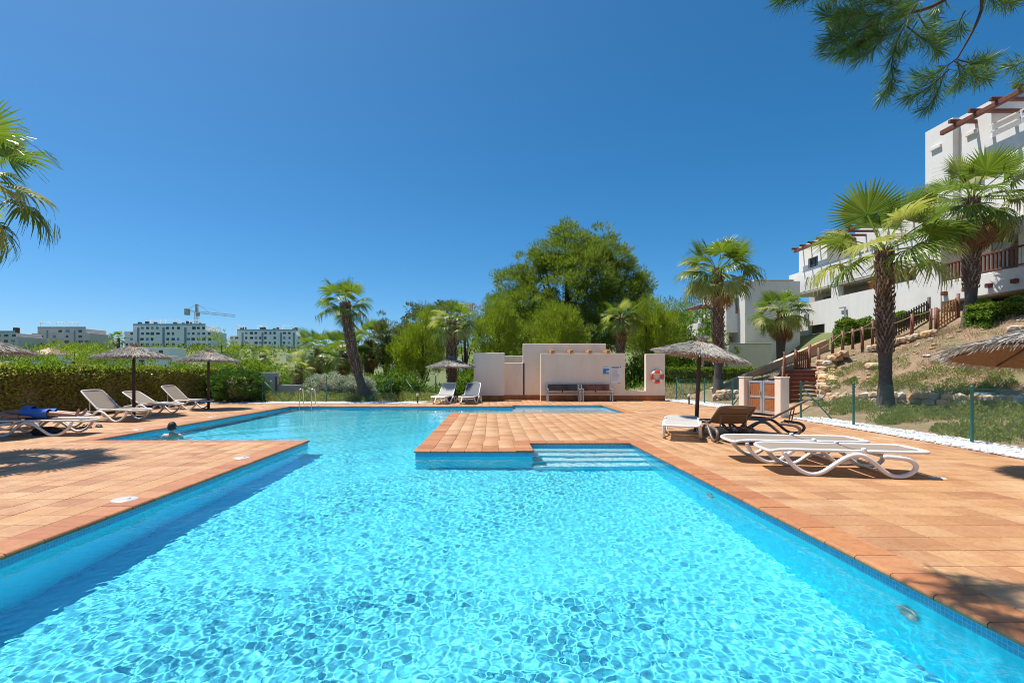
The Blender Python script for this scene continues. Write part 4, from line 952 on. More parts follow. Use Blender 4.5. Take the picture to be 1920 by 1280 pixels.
# ------------------------------------------------------------------ hedges and shrubs
def hedge(name, x0, x1, y0, y1, z0, z1, label, mat, n, L=.06, Wd=.04, seed=0, group='clipped hedges', topmat=None, rot=0, bare=0.0, sparse=1.0, lump=1.0):
    cx_, cy_ = (x0+x1)/2, (y0+y1)/2; e = empty(name, (cx_, cy_, z0), rot, label, 'hedge', group); rg = np.random.default_rng(seed)
    hx, hy, hz = (x1-x0)/2, (y1-y0)/2, z1-z0
    ins = .13+.11*(lump-1); MB().cbox((-hx+ins, -hy+ins, 0), (hx-ins, hy-ins, hz-ins), .1).build('twigs', M['twig'], e)
    ar = np.array([hy*hz*2, hy*hz*2, hx*hz*2, hx*hz*2, hx*hy*4*1.3]); k = rg.choice(5, n, p=ar/ar.sum()); u = rg.uniform(-1, 1, n); v = rg.uniform(0, 1, n)**(1-.25*bare)
    nrmv = np.array([(-1,0,0),(1,0,0),(0,-1,0),(0,1,0),(0,0,1.)])[k]
    P = np.zeros((n, 3)); sx_ = np.isin(k, (0, 1)); sy_ = np.isin(k, (2, 3)); tp = k == 4
    P[sx_] = np.stack([nrmv[sx_, 0]*hx, u[sx_]*hy, v[sx_]*hz], 1); P[sy_] = np.stack([u[sy_]*hx, nrmv[sy_, 1]*hy, v[sy_]*hz], 1); P[tp] = np.stack([u[tp]*hx, (v[tp]*2-1)*hy, np.full(tp.sum(), hz)], 1)
    bumpy = .05*np.sin(P[:, 0]*2.3+P[:, 1]*1.9+seed)+.04*np.sin(P[:, 0]*5.1-P[:, 1]*4.3)+.03*np.sin(P[:, 2]*6)
    P = P-nrmv*(rg.uniform(0, 1, n)**1.7*.20)[:, None]+nrmv*(bumpy*lump)[:, None]; P[:, 2] -= .12*lump*np.maximum(0, np.abs(P[:, 0])/hx-.8)*5*(P[:, 2] > hz*.5)
    D = nrmv*.5+np.array([0, 0, .35])+rg.normal(0, .6, (n, 3))
    v_, f_ = leaves(P, D, rg.uniform(.6, 1.35, n)*L, rg.uniform(.7, 1.2, n)*Wd, rg, .05)
    inst('foliage', np_mesh('foliage', v_, f_, mat), e); 
    if topmat is not None:  # lighter lime leaves over the top only
        n2 = n//3; P = np.stack([rg.uniform(-hx, hx, n2), rg.uniform(-hy, hy, n2), hz+rg.uniform(-.12, .05, n2)], 1); D = np.array([0, 0, .8])+rg.normal(0, .55, (n2, 3)); v_, f_ = leaves(P, D, rg.uniform(.6, 1.3, n2)*L, rg.uniform(.7, 1.2, n2)*Wd, rg, .05); inst('top_leaves', np_mesh('top_leaves', v_, f_, topmat), e)
    return e
hedge('clipped_hedge', -14.2, -13.3, 8.5, 23.6, 0, 1.52, 'long clipped hedge behind the left-hand loungers', M['hedge'], 46000, .10, .065, 1, topmat=M['shrubl'], bare=1)
hedge('clipped_hedge', 10.6, 17.6, 28.9, 29.9, .62, 1.62, 'low bright hedge behind the lawn right of the cream wall', M['shrub'], 12000, .1, .07, 2, topmat=M['shrubl'])
hedge('clipped_hedge', 17.9, 20.3, 24.4, 25.2, 2.4, 3.95, 'bright hedge below the white houses, left of the big palm trunk', M['shrub'], 8000, .12, .08, 3, topmat=M['shrubl'], lump=2.6)
hedge('clipped_hedge', 20.0, 22.6, 23.6, 24.4, 3.0, 4.25, 'hedge behind the light wooden gate on the hillside', M['shrub'], 6000, .11, .075, 4, topmat=M['shrubl'])
hedge('clipped_hedge', 18.75, 23.6, 18.2, 19.2, 2.75, 3.95, 'bright hedge on the hilltop below the big white building', M['shrub'], 19000, .12, .08, 5, topmat=M['shrubl'], lump=2.6)
def bush(name, p, rx, ry, rz_, label, mat, n, L, Wd, seed, cat='bush', mat2=None):
    e = empty(name, p, 0, label, cat, 'bushes round the pool'); rg = np.random.default_rng(seed)
    lob = [(0, 0, rz_*.52, rx, ry, rz_*.5)]
    inst('foliage', crown_mesh(lob, n//60, 60, .22, L, Wd, seed, mat, .5, .8, name='foliage'), e)
    bm = icos(seed, 2, .05, (rx*1.6, ry*1.6, rz_*.85)); me = bpy.data.meshes.new('twigs')
    for v in bm.verts: v.co.z += rz_*.45
    bm.to_mesh(me); bm.free(); me.materials.append(M['twig']); inst('twigs', me, e)
    if mat2: inst('blossom', crown_mesh(lob, n//90, 40, .2, L, Wd, seed+1, mat2, .8, .95, name='blossom'), e)
    return e
bush('round_bush', (-11.85, 22.7, 0), 1.15, 1.0, 1.42, 'round clipped dark green bush at the end of the hedge', M['bushdark'], 16000, .08, .055, 21)
bush('flowering_bush', (-8.2, 24.6, 0), 1.0, .7, 1.25, 'white flowering bush behind the pool ladder', M['flowerw'], 6000, .09, .05, 22, mat2=M['flowerw'])
bush('flowering_bush', (-6.9, 24.9, 0), .9, .7, 1.15, 'white flowering bush left of the leaning palm base', M['flowerw'], 6000, .09, .05, 23, mat2=M['flowerw'])

# ground cover (masses nobody could count)
def cover(name, n, fn, mat, L, Wd, seed, label, hmax, tall=.0, clump=.25, patch=0, per=40):
    rg = np.random.default_rng(seed); m = max(1, n//per); u = rg.uniform(0, 1, m); v = rg.uniform(0, 1, m); x, y = fn(u, v); hs = rg.uniform(.45, 1, m)*hmax; hs = hs*np.where((name == 'shrub_bed') & (wall_x(y)-x < 1.1), .35, 1.0); k_ = ~corridor(x, y); x, y, hs = x[k_], y[k_], hs[k_]; m = len(x)
    if patch:
        f_ = .5+.5*np.sin(x*1.7+1.3*np.sin(y*.9+seed))*np.sin(y*1.9-.7*x+seed); hs = hs*(.45+.75*f_); k_ = rg.uniform(0, 1, m) < (1-patch)+f_**1.3*patch*1.3; x, y, hs = x[k_], y[k_], hs[k_]; m = len(x)
    idx = np.repeat(np.arange(m), per); bp, bd = ball_points(len(idx), rg); bp[:, 2] = np.abs(bp[:, 2])
    bp = np.where(rg.uniform(0, 1, (len(idx), 1)) < .7, bd*rg.uniform(.78, 1.05, (len(idx), 1)), bp); bp[:, 2] = np.abs(bp[:, 2]); bd = np.stack([bd[:, 0], bd[:, 1], np.abs(bd[:, 2])], 1)
    X = x[idx]+bp[:, 0]*clump*hs[idx]/hmax*1.4; Y = y[idx]+bp[:, 1]*clump*hs[idx]/hmax*1.4; P = np.stack([X, Y, hgt(X, Y)+bp[:, 2]*hs[idx]-.02], 1)
    D = bd*.6+np.array([0, 0, .7])+rg.normal(0, .3, (len(idx), 3)); v_, f_ = leaves(P, D, rg.uniform(.6, 1.3, len(idx))*L, rg.uniform(.7, 1.2, len(idx))*Wd, rg)
    return tag(inst(name, np_mesh(name, v_, f_, mat)), label, 'ground cover', kind='stuff')
def bedfn(u, v):
    y = 5+u*12.6; x0 = np.interp(y, [5, 9, 12, 14.5, 17.6], [9.8, 9.9, 10.1, 10.5, 11.9]); x1 = wall_x(y)-.15; x1 = np.minimum(x1, x0+4.5); return x0+v*(x1-x0), y
cover('shrub_bed', 82000, bedfn, M['cover'], .065, .030, 31, 'low grey-green shrub bed behind the right-hand wire fence', .50, clump=.30, patch=.6, per=420)
def slopefn(u, v):
    y = 9+u*12.5; return wall_x(y)+.2+v*np.interp(y, [9, 21], [4.2, 3.2]), y
cover('slope_scrub', 66000, slopefn, M['cover'], .065, .028, 32, 'grey-green scrub growing above the low stone wall', .42, clump=.30, patch=.55, per=300)
def drfn(u, v):
    y = 9+u*14; return wall_x(y)+.8+v*7.5, y
cover('dry_grass', 26000, drfn, M['dryscrub'], .16, .010, 33, 'dry straw-coloured grass over the bare slope', .16, clump=.3)
def leftfn(u, v): return -13.2+u*10.4, 23.0+v*1.4
cover('low_shrub_border', 26000, leftfn, M['cover'], .08, .035, 34, 'low shrub border along the wire fence behind the pool', .52, per=260, clump=.3)
def lawnfn(u, v): return 9.2+u*8, 24.9+v*4.2
cover('lawn', 26000, lawnfn, M['grass'], .09, .012, 35, 'patch of lawn right of the cream wall', .06, clump=.5)
def backfn(u, v): return -30+u*52, 26+v*16
cover('rough_undergrowth', 24000, backfn, M['shrub'], .22, .06, 36, 'green undergrowth beneath the trees beyond the pool', .55, clump=.7)

# ------------------------------------------------------------------ pine branches overhead (the tree stands outside the frame, right of the camera)
pn = empty('overhanging_pine', (6.2, 1.9, 0), 0, 'pine whose needle sprays hang into the top right corner', 'tree')
pb = Vector((6.2, 1.9, 0)); rg = np.random.default_rng(77); nd = []
MB().tube(spline([(0, 0, -.1), (-.1, .1, 2.0), (.05, .2, 4.5), (.3, .3, 7)], 6), [.24-.008*i for i in range(19)], 10).build('trunk', M['bark'], pn)
twigs = MB()
def spray(pts, r0, dens, Ln, tips=True):
    P = [Vector(p) for p in spline([tuple(q) for q in pts], 6)]
    twigs.tube([p-pb for p in P], [r0*(1-.75*i/(len(P)-1)) for i in range(len(P))], 5)
    A = np.array([p[:] for p in P]); seg = np.linalg.norm(np.diff(A, axis=0), axis=1); cum = np.r_[0, np.cumsum(seg)]; tot = cum[-1]
    n = int(tot*dens); s = tot*(rg.uniform(.12 if tips else 0, 1, n)**.8); k = np.clip(np.searchsorted(cum, s)-1, 0, len(seg)-1); t = (s-cum[k])/seg[k]
    Q = A[k]+(A[k+1]-A[k])*t[:, None]; T = norm(A[k+1]-A[k]); D = T*rg.uniform(.35, 1.0, (n, 1))+norm(rg.normal(size=(n, 3)))*.75
    nd.append(leaves(Q-np.array(pb), D, rg.uniform(.7, 1.15, n)*Ln, .0040, rg))
def PW(px, py, Y): return W(px, py, Y)
root = Vector((6.25, 2.1, 4.6))
mains = [[(2050, -260, 3.0), (1800, -20, 3.3), (1690, 30, 3.4), (1600, 60, 3.45)], [(2100, -300, 2.9), (1850, -90, 3.1), (1840, 20, 3.25), (1795, 110, 3.35)], [(2120, -200, 2.8), (2000, 10, 3.0), (1930, 110, 3.15)], [(2000, -330, 2.8), (1700, -120, 3.1), (1540, -10, 3.25)], [(2100, -260, 3.2), (1900, -110, 3.5), (1780, -30, 3.6)]]
for mline in mains:
    pts = [root]+[PW(*q) for q in mline]; MB().tube([p-pb for p in (Vector(v) for v in spline([tuple(p) for p in pts], 5))], [.024*(1-.82*i/(5*(len(pts)-1))) for i in range(5*(len(pts)-1)+1)], 6).build('limb', M['bark'], pn)
rb = random.Random(5)
SPR = [((1690, 30), (1610, 50), (1540, 20)), ((1690, 30), (1620, 80), (1550, 100)), ((1700, 40), (1675, 100), (1672, 160)), ((1672, 150), (1665, 165), (1655, 182)), ((1720, 25), (1740, 55), (1770, 70)), ((1650, 40), (1600, 20), (1560, 40)), ((1640, 40), (1590, 70), (1560, 60)), ((1760, 5), (1720, 20), (1650, -5)), ((1795, 110), (1750, 140), (1720, 145)), ((1795, 112), (1830, 120), (1855, 112)), ((1795, 115), (1800, 150), (1790, 165)), ((1780, 130), (1740, 165), (1700, 182)), ((1770, 140), (1755, 180), (1735, 205)), ((1790, 115), (1830, 145), (1850, 142)), ((1810, 20), (1800, 40), (1798, 60)), ((1830, -20), (1870, 0), (1900, 5)), ((1930, 110), (1915, 118), (1895, 125)), ((1930, 105), (1935, 130), (1920, 150)), ((1560, -15), (1500, -5), (1460, 0)), ((1700, -60), (1620, -20), (1560, -5)), ((1680, 10), (1640, 0), (1600, -5)), ((1660, 60), (1640, 90), (1610, 110)), ((1720, 40), (1700, 75), (1690, 95)), ((1600, 20), (1570, 70), (1545, 85)), ((1700, 10), (1650, 50), (1600, 95)), ((1690, 0), (1640, 30), (1575, 25)), ((1720, 5), (1680, 60), (1640, 70)), ((1640, 60), (1610, 90), (1580, 105)), ((1740, -10), (1700, 15), (1670, 40)), ((1700, 50), (1740, 80), (1765, 95)), ((1780, -20), (1755, 15), (1750, 35))]
for s in SPR:
    Y = 3.35+rb.uniform(-.18, .18); spray([PW(*q, Y+.06*i) for i, q in enumerate(s)], .005, 1050, .12)
# the rest of the crown hangs above and to the right, out of frame, and throws the shadow on the coping
for k in range(70):
    a = Vector((rb.uniform(3.0, 8.0), rb.uniform(1.4, 4.6), rb.uniform(5.0, 7.6)))
    if a.z < H+.80*a.y+.5: a.z = H+.80*a.y+.8
    d = Vector((rb.uniform(-1, 1), rb.uniform(-1, 1), rb.uniform(-.3, .5))).normalized(); spray([a, a+d*.35, a+d*.7+Vector((0, 0, .05))], .008, 430, .14)
for k in range(46):
    sp0 = Vector((rb.uniform(2.8, 4.0), rb.uniform(2.35, 3.3), 0)); z = rb.uniform(4.6, 5.4); a = sp0+Vector((-.36, .13, 1))*z
    d = Vector((rb.uniform(-1, 1), rb.uniform(-.6, .6), rb.uniform(-.2, .3))).normalized()
    spray([a-d*.3, a, a+d*.3], .008, 520, .14)
tag(twigs.build('twigs', M['bark'], pn), kind='stuff')
v_, f_ = join(nd); tag(inst('needles', np_mesh('needles', v_, f_, M['needle']), pn), kind='stuff')
# ------------------------------------------------------------------ garden stairs, stone walls, hillside woodwork
st = empty('garden_stairs', (12.2, 18.95, 0), 0, 'timber-edged garden steps climbing the hillside behind the gate', 'stairs')
z0s = gz(11.9, 18.5); NS = 9; rise = (1.52-z0s)/NS
def stair_pt(k): return Vector((.195*k, .30*k, z0s+rise*k))
for k in range(NS):
    c = stair_pt(k); Mx = Matrix.Translation(c) @ Matrix.Rotation(-.22, 4, 'Z')
    s_ = MB().cbox((-.58, 0, -.1), (.58, .055, rise-.004), .008, Mx).build('riser', M['wood'], st)
    MB().cbox((-.58, .058, 0), (.60, .42, rise-.03), .006, Mx).build('tread', M['stair_clay'], s_)
    nb_ = MB(); nb_.bar(Mx @ Vector((-.585, .03, rise-.035)), Mx @ Vector((.585, .03, rise-.035)), .10, .07); nb_.build('nosing', M['wood'], s_)
for k in (0, 4, 8):
    c = stair_pt(k); MB().tube([c+Vector((-.68, .2, -.3)), c+Vector((-.68, .2, rise+.80))], .05, 10).build('newel_post', M['wood'], st)
MB().tube([stair_pt(0)+Vector((-.68, .2, rise+.72)), stair_pt(8)+Vector((-.68, .2, rise+.72))], .035, 8).build('handrail', M['wood'], st)
# stones
ROCK = [rock_mesh('stone', 100+i, M['stone'], 1, .16, .6) for i in range(7)]
def stone_line(parent, pts, hh, wd, seed, base_off=-.06):
    rr = random.Random(seed)
    for i in range(len(pts)-1):
        a = Vector(pts[i]); b = Vector(pts[i+1]); d = (b-a); L = d.length; rz = math.atan2(d.y, d.x)
        rows = max(1, round(hh/.17))
        for r in range(rows):
            s = rr.uniform(0, .15)
            while s < L:
                w = rr.uniform(.20, .42); h = hh/rows*rr.uniform(1.0, 1.35)
                p = a+d*(s+w/2)/L; p = Vector((p.x+rr.uniform(-.05, .05), p.y+rr.uniform(-.05, .05), p.z+base_off+hh/rows*(r+.5)))-parent.location
                inst('stone', rr.choice(ROCK), parent, p, (rr.uniform(-.15, .15), rr.uniform(-.15, .15), rz+rr.uniform(-.25, .25)), (w*1.22, wd*rr.uniform(.9, 1.2), h*1.25)); s += w*.93
def wline(y): return (float(wall_x(y)), y, gz(float(wall_x(y))-.12, y))
w1 = empty('stone_wall', wline(18.4), 0, 'low dry-stone wall of ochre blocks above the shrub bed', 'wall')
stone_line(w1, [wline(y) for y in (18.5, 17, 15.5, 14, 12.5, 11.5)], .56, .32, 1)
w2 = empty('stone_flank', (12.95, 19.2, 0), 0, 'rough stone flank wall stepping up along the right side of the garden steps', 'wall')
for k in range(9):
    c = stair_pt(k)+Vector((12.2, 18.95, 0)); x = c.x+.80; y = c.y+.05; zb = max(gz(x+.2, y)-.25, c.z-.42)
    stone_line(w2, [(x, y-.15, zb), (x+.22, y+.25, zb)], .52, .40, 10+k); stone_line(w2, [(x+.42, y-.15, gz(x+.42, y)-.05), (x+.62, y+.25, gz(x+.62, y+.25)-.05)], .2, .4, 60+k)
stone_line(w2, [(12.88, 18.75, .15), (13.4, 18.4, .2)], .50, .32, 19)
rg_pts = [(11.1, 24.3), (12.5, 24.3), (14, 24.3), (15.5, 24.3), (17, 24.3)]
w3 = empty('stone_coping_wall', (11.1, 24.3, 0), 0, 'sloping stone-capped wall rising behind the garden steps', 'wall')
for i in range(4):
    a = rg_pts[i]; b = rg_pts[i+1]; za = .55+(a[0]-11.1)*.42; zb = .55+(b[0]-11.1)*.42
    mb = MB(); mb.add([(a[0]-11.1, 0, -.3), (b[0]-11.1, 0, -.3), (b[0]-11.1, 0, zb-.02), (a[0]-11.1, 0, za-.02), (a[0]-11.1, .25, -.3), (b[0]-11.1, .25, -.3), (b[0]-11.1, .25, zb-.02), (a[0]-11.1, .25, za-.02)], [(0,1,2,3),(5,4,7,6),(3,2,6,7),(4,0,3,7),(1,5,6,2)]); mb.build('wall_body', M['stone'], w3)
    n = 4
    for k in range(n):
        q0 = Vector((a[0]+(b[0]-a[0])*k/n-11.1, .125, za+(zb-za)*k/n)); q1 = Vector((a[0]+(b[0]-a[0])*(k+1)/n-11.1-.01, .125, za+(zb-za)*(k+1)/n)); MB().bar(q0, q1, .34, .09).build('cap_stone', M['stone'], w3)
w4 = empty('stone_heap', (10.6, 22.6, 0), 0, 'heap of ochre stones behind the fence left of the gate', 'stones')
stone_line(w4, [(10.5, 23.0, .05), (11.5, 22.4, .1)], .55, .4, 33)
rr = random.Random(12)
RL = [(1495+a, b) for a, b in ()]
rocks = [(1635, 690, 17.0, .75, 'broad flat ochre rock on the slope left of the big palm trunk'), (1820, 692, 14.6, .7, 'flat ochre rock below the right-hand parasol canopy'), (1738, 669, 17, .26, 'small white rock alone on the bare slope'), (1905, 622, 17.2, .8, 'grey rock by the hilltop hedge at the right edge')]
def on_slope(px, py):
    Y = 12.0
    for _ in range(400):
        p = W(px, py, Y)
        if gz(p.x, p.y) >= p.z: return p
        Y += .06
    return p
for i, (px, py, Y, s, lab) in enumerate(rocks):
    p = on_slope(px, py); e = empty('rock', (p.x, p.y, gz(p.x, p.y)), rr.uniform(0, 3), lab, 'rock', 'loose rocks on the slope'); inst('stone', rock_mesh('stone', 200+i, M['stone'] if i != 2 else M['pebble'], 2, .12, .5), e, (0, 0, s*.08), (0, 0, 0), (s, s*.6, s*.42)); inst('chip', ROCK[i], e, (s*.62, .05, .03), (0, 0, 1), s*.18)
w5 = empty('path_edge_stones', (13.2, 21.3, 0), 0, 'row of tumbled ochre stones edging the hillside path', 'stones')
stone_line(w5, [(14.4, 21.25, gz(14.4, 21.25)+.05), (15.0, 21.3, gz(15.0, 21.3)+.12), (15.6, 21.35, gz(15.6, 21.35)+.12)], .30, .42, 41)
stone_line(w5, [(16.6, 21.4, gz(16.6, 21.4)+.1), (18.2, 21.4, gz(18.2, 21.4)+.1), (19.4, 21.3, gz(19.4, 21.3)+.1)], .20, .34, 42)
p = on_slope(1850, 744); e = empty('inspection_cover', (p.x, p.y, gz(p.x, p.y)+.08), .5, 'flat pale green inspection cover set on the low stone wall', 'cover'); MB().cbox((-.42, -.22, -.02), (.42, .22, .03), .01).build('plate', M['teal_glass'], e); MB().cbox((-.46, -.26, -.12), (.46, .26, -.021), .01).build('frame', M['concrete'], e)
# rubble strewn over the bare slope
rgr = np.random.default_rng(44); m_ = 480; yr = rgr.uniform(9, 22.5, m_); xr = wall_x(yr)+.3+rgr.uniform(0, 1, m_)**.8*7.0
bm = icos(5, 1, .18, (1, .8, .6)); bv = np.array([v.co[:] for v in bm.verts]); bf = np.array([[v.index for v in f.verts] for f in bm.faces]); bm.free()
sr = rgr.uniform(.3, 1, m_)**3*.20+.02; ar = rgr.uniform(0, 6.28, m_); ca, sa = np.cos(ar)[:, None], np.sin(ar)[:, None]; Xb = bv[None, :, 0]*sr[:, None]; Yb = bv[None, :, 1]*sr[:, None]
Vr = np.stack([xr[:, None]+Xb*ca-Yb*sa, yr[:, None]+Xb*sa+Yb*ca, hgt(xr, yr)[:, None]+bv[None, :, 2]*sr[:, None]+sr[:, None]*.1], 2)
tag(inst('slope_rubble', np_mesh('slope_rubble', Vr.reshape(-1, 3), (bf[None]+(np.arange(m_)*len(bv))[:, None, None]).reshape(-1, 3), M['stone'])), 'small stones strewn over the dry slope', 'stones', kind='stuff')
# rope fences
def rope_fence(name, posts, label, group=None):
    p0 = Vector(posts[0][0]); e = empty(name, p0, 0, label, 'fence', group)
    tops = []
    for p, h in posts:
        p = Vector(p)-p0; MB().tube([p-Vector((0, 0, .3)), p+Vector((0, 0, h))], .062, 10).build('post', M['wood'], e); tops.append(p+Vector((0, 0, h-.10)))
    for a, b in zip(tops[:-1], tops[1:]):
        L = (b-a).length; MB().tube([a.lerp(b, t)-Vector((0, 0, .14*L*.5*4*t*(1-t)*.5)) for t in np.linspace(0, 1, 9)], .018, 6).build('rope', M['rope'], e)
def pz(px, Y): x = (px-HX)/F*Y; return (x, Y, gz(x, Y))
rope_fence('rope_fence', [(pz(1535, 21.55), 1.15), (pz(1580, 21.6), 1.15), (pz(1617, 21.6), 1.15), (pz(1660, 21.6), 1.1), (pz(1710, 21.6), 1.1), (pz(1745, 21.6), 1.15)], 'timber post and rope fence on the near side of the hillside path', 'rope fences')
rope_fence('rope_fence', [(pz(1518, 23.2), .9), (pz(1561, 23.2), 1.0), (pz(1599, 23.2), 1.0), (pz(1636, 23.2), 1.15), (pz(1668, 23.2), 1.1)], 'timber post and rope fence on the far side of the hillside path', 'rope fences')
def picket(name, p0, p1, h, n, mat, label, cat, group=None, posts=True, diag=True, post_mat=None):
    p0 = Vector(p0); p1 = Vector(p1); e = empty(name, p0, 0, label, cat, group); d = p1-p0
    pmat = post_mat or mat
    if posts:
        for q in (Vector((0, 0, 0)), d): MB().tube([q-Vector((0, 0, .3)), q+Vector((0, 0, h+.12))], .06, 10).build('post', pmat, e)
    for k in range(n):
        q = d*((k+1)/(n+1)); MB().bar(q+Vector((0, 0, .06)), q+Vector((0, 0, h)), .055, .03, d.normalized().cross(Vector((0, 0, 1)))).build('picket', mat, e)
    for z in (.18, h-.15): MB().bar(Vector((0, .035, z)), d+Vector((0, .035, z)), .03, .06).build('rail', mat, e)
    if diag: MB().bar(Vector((0, .05, .2)), d+Vector((0, .05, h-.15)), .03, .05).build('diagonal_brace', mat, e)
a, b = pz(1492, 21.9), pz(1517, 21.9); picket('picket_gate', (a[0], a[1], 1.42), (b[0], b[1], 1.42), .92, 6, M['wood'], 'red-brown picket gate at the top of the garden steps', 'gate', diag=False)
a, b = pz(1755, 21.7), pz(1797, 21.7); picket('timber_gate', a, b, .95, 7, M['woodl'], 'light timber picket gate on the hilltop by the hedge', 'gate', post_mat=M['wood'])
a, b = pz(1676, 22.9), pz(1742, 22.9); picket('picket_fence', a, b, .95, 13, M['woodd'], 'dark picket fence left of the light timber gate', 'fence', diag=False)

# ------------------------------------------------------------------ white houses on the right
def facade(mb, x, y0, y1, z0, z1, holes=(), depth=.28, axis='x'):
    """wall sheet facing -x (axis x) or -y (axis y) with real openings; y is the running coordinate"""
    us = sorted({y0, y1, *[h[0] for h in holes], *[h[1] for h in holes]}); vs = sorted({z0, z1, *[h[2] for h in holes], *[h[3] for h in holes]})
    def P(u, w, v): return (x+w, u, v) if axis == 'x' else (u, x+w, v)
    def q(*p): mb.quad(*p) if axis == 'x' else mb.quad(*reversed(p))
    for i in range(len(us)-1):
        for j in range(len(vs)-1):
            cu, cv = (us[i]+us[i+1])/2, (vs[j]+vs[j+1])/2
            if any(h[0] < cu < h[1] and h[2] < cv < h[3] for h in holes): continue
            q(P(us[i+1], 0, vs[j]), P(us[i], 0, vs[j]), P(us[i], 0, vs[j+1]), P(us[i+1], 0, vs[j+1]))
    for (a, b, c, d) in holes:
        q(P(a, 0, c), P(b, 0, c), P(b, depth, c), P(a, depth, c)); q(P(b, 0, d), P(a, 0, d), P(a, depth, d), P(b, depth, d))
        q(P(a, 0, d), P(a, 0, c), P(a, depth, c), P(a, depth, d)); q(P(b, 0, c), P(b, 0, d), P(b, depth, d), P(b, depth, c))
def window(parent, x, a, b, c, d, axis='x', nm='window', mull=1, mat='glass'):
    e = MB(); o = .07
    def bx(m, u0, u1, w0, w1, v0, v1): m.cbox((x+w0, u0, v0), (x+w1, u1, v1), .006) if axis == 'x' else m.cbox((u0, x+w0, v0), (u1, x+w1, v1), .006)
    bx(e, a+.003, a+o, .15, .21, c+.003, d-.003); bx(e, b-o, b-.003, .15, .21, c+.003, d-.003); bx(e, a+o, b-o, .152, .208, c+.003, c+o); bx(e, a+o, b-o, .152, .208, d-o, d-.003)
    for k in range(mull):
        m = a+(b-a)*(k+1)/(mull+1); bx(e, m-.03, m+.03, .153, .207, c+o, d-o)
    f_ = e.build(nm, M['woodd'], parent); g = MB(); bx(g, a+.03, b-.03, .175, .190, c+.03, d-.03); g.build('pane', M[mat], f_); return f_
def house(name, label):
    return empty(name, (0, 0, 0), 0, label, 'building', 'white apartment houses on the hill')
def pbox(par, nm, a, b, mat, c=.02): return MB().cbox(a, b, c).build(nm, M[mat] if isinstance(mat, str) else mat, par)
# big building -------------------------------------------------
h1 = house('apartment_house', 'tall white apartment house with timber pergola at the right edge'); h1.location = (23, 22, 3.5)
o1 = empty('tmp'); bpy.data.objects.remove(o1)
def rel(par, *objs):
    for o in objs: o.location = Vector(o.location)-par.location
X1 = 22.4
mb = MB(); facade(mb, X1, 23.45, 24.93, 2.0, 13.75); mb.quad((X1, 23.45, 2.0), (X1, 23.45, 13.75), (X1+.35, 23.45, 13.75), (X1+.35, 23.45, 2.0)); mb.quad((X1, 23.45, 13.75), (X1, 24.93, 13.75), (X1+9, 24.93, 13.75), (X1+9, 23.45, 13.75)); mb.quad((X1, 24.93, 2), (X1+9, 24.93, 2), (X1+9, 24.93, 13.75), (X1, 24.93, 13.75)); o = mb.build('wall', M['white_render'], h1); rel(h1, o)
mb = MB(); facade(mb, X1+.32, 21.95, 23.45, 2.0, 13.75); mb.quad((X1+.32, 21.95, 11.9), (X1+9, 21.95, 11.9), (X1+9, 21.95, 13.75), (X1+.32, 21.95, 13.75)); mb.quad((X1+.32, 21.95, 13.75), (X1+.32, 23.45, 13.75), (X1+9, 23.45, 13.75), (X1+9, 21.95, 13.75)); o = mb.build('wall', M['white_render'], h1); rel(h1, o)
mb = MB(); facade(mb, X1+.02, 12, 21.95, 7.75, 11.9, [(18.6, 20.3, 8.35, 10.0), (14.5, 16.5, 8.35, 10.0)]); mb.quad((X1+.02, 12, 11.9), (X1+.02, 21.95, 11.9), (X1+.4, 21.95, 11.9), (X1+.4, 12, 11.9)); mb.quad((X1+.4, 12, 11.9), (X1+.4, 21.95, 11.9), (X1+.4, 21.95, 11.0), (X1+.4, 12, 11.0)); o = mb.build('wall', M['white_render'], h1); rel(h1, o)
rel(h1, window(h1, X1+.02, 18.6, 20.3, 8.35, 10.0)); rel(h1, window(h1, X1+.02, 14.5, 16.5, 8.35, 10.0))
for o in (pbox(h1, 'penthouse', (X1+2.6, 12, 11.05), (X1+8, 21.9, 14.0), 'white_render'), pbox(h1, 'terrace_floor', (X1+.41, 12, 10.9), (X1+8, 21.94, 11.04), 'concrete'),
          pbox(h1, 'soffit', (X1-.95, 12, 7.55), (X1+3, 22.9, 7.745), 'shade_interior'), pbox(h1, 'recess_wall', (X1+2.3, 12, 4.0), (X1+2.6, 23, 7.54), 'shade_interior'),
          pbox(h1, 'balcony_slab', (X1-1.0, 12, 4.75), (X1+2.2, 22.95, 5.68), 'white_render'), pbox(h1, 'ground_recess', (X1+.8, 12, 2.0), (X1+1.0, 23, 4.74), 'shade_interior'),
          pbox(h1, 'column', (X1-.98, 19.2, 5.70), (X1-.55, 19.65, 7.54), 'white_render'), pbox(h1, 'column', (X1-.9, 18.6, 2.0), (X1-.4, 19.1, 4.74), 'white_render'),
          pbox(h1, 'stair_tower', (X1-1.0, 23.0, 2.0), (X1+1.5, 24.35, 7.7), 'white_render')): rel(h1, o)
rel(h1, window(h1, X1+2.1, 20.3, 22.0, 5.75, 7.4)); rel(h1, window(h1, X1+2.1, 17, 18.8, 5.75, 7.4)); rel(h1, window(h1, X1+.62, 20.6, 21.8, 2.6, 4.3))
for y in np.arange(14.6, 23, 1.02):
    o = MB().bar((X1-1.16, y, 5.12), (X1-.6, y, 5.12), .22, .18).build('beam_end', M['wood'], h1); rel(h1, o)
# balcony railing
rail = MB(); rail.bar((X1-.95, 12, 6.50), (X1-.95, 22.95, 6.50), .10, .09); rail.bar((X1-.95, 12, 5.76), (X1-.95, 22.95, 5.76), .08, .07)
ro = rail.build('balcony_railing', M['wood'], h1); rel(h1, ro)
bal = MB().cbox((-.03, -.028, 0), (.03, .028, .68), .006).mesh('baluster', M['wood'])
for y in np.arange(14.4, 22.95, .165): inst('baluster', bal, ro, (X1-.95, y, 5.79))
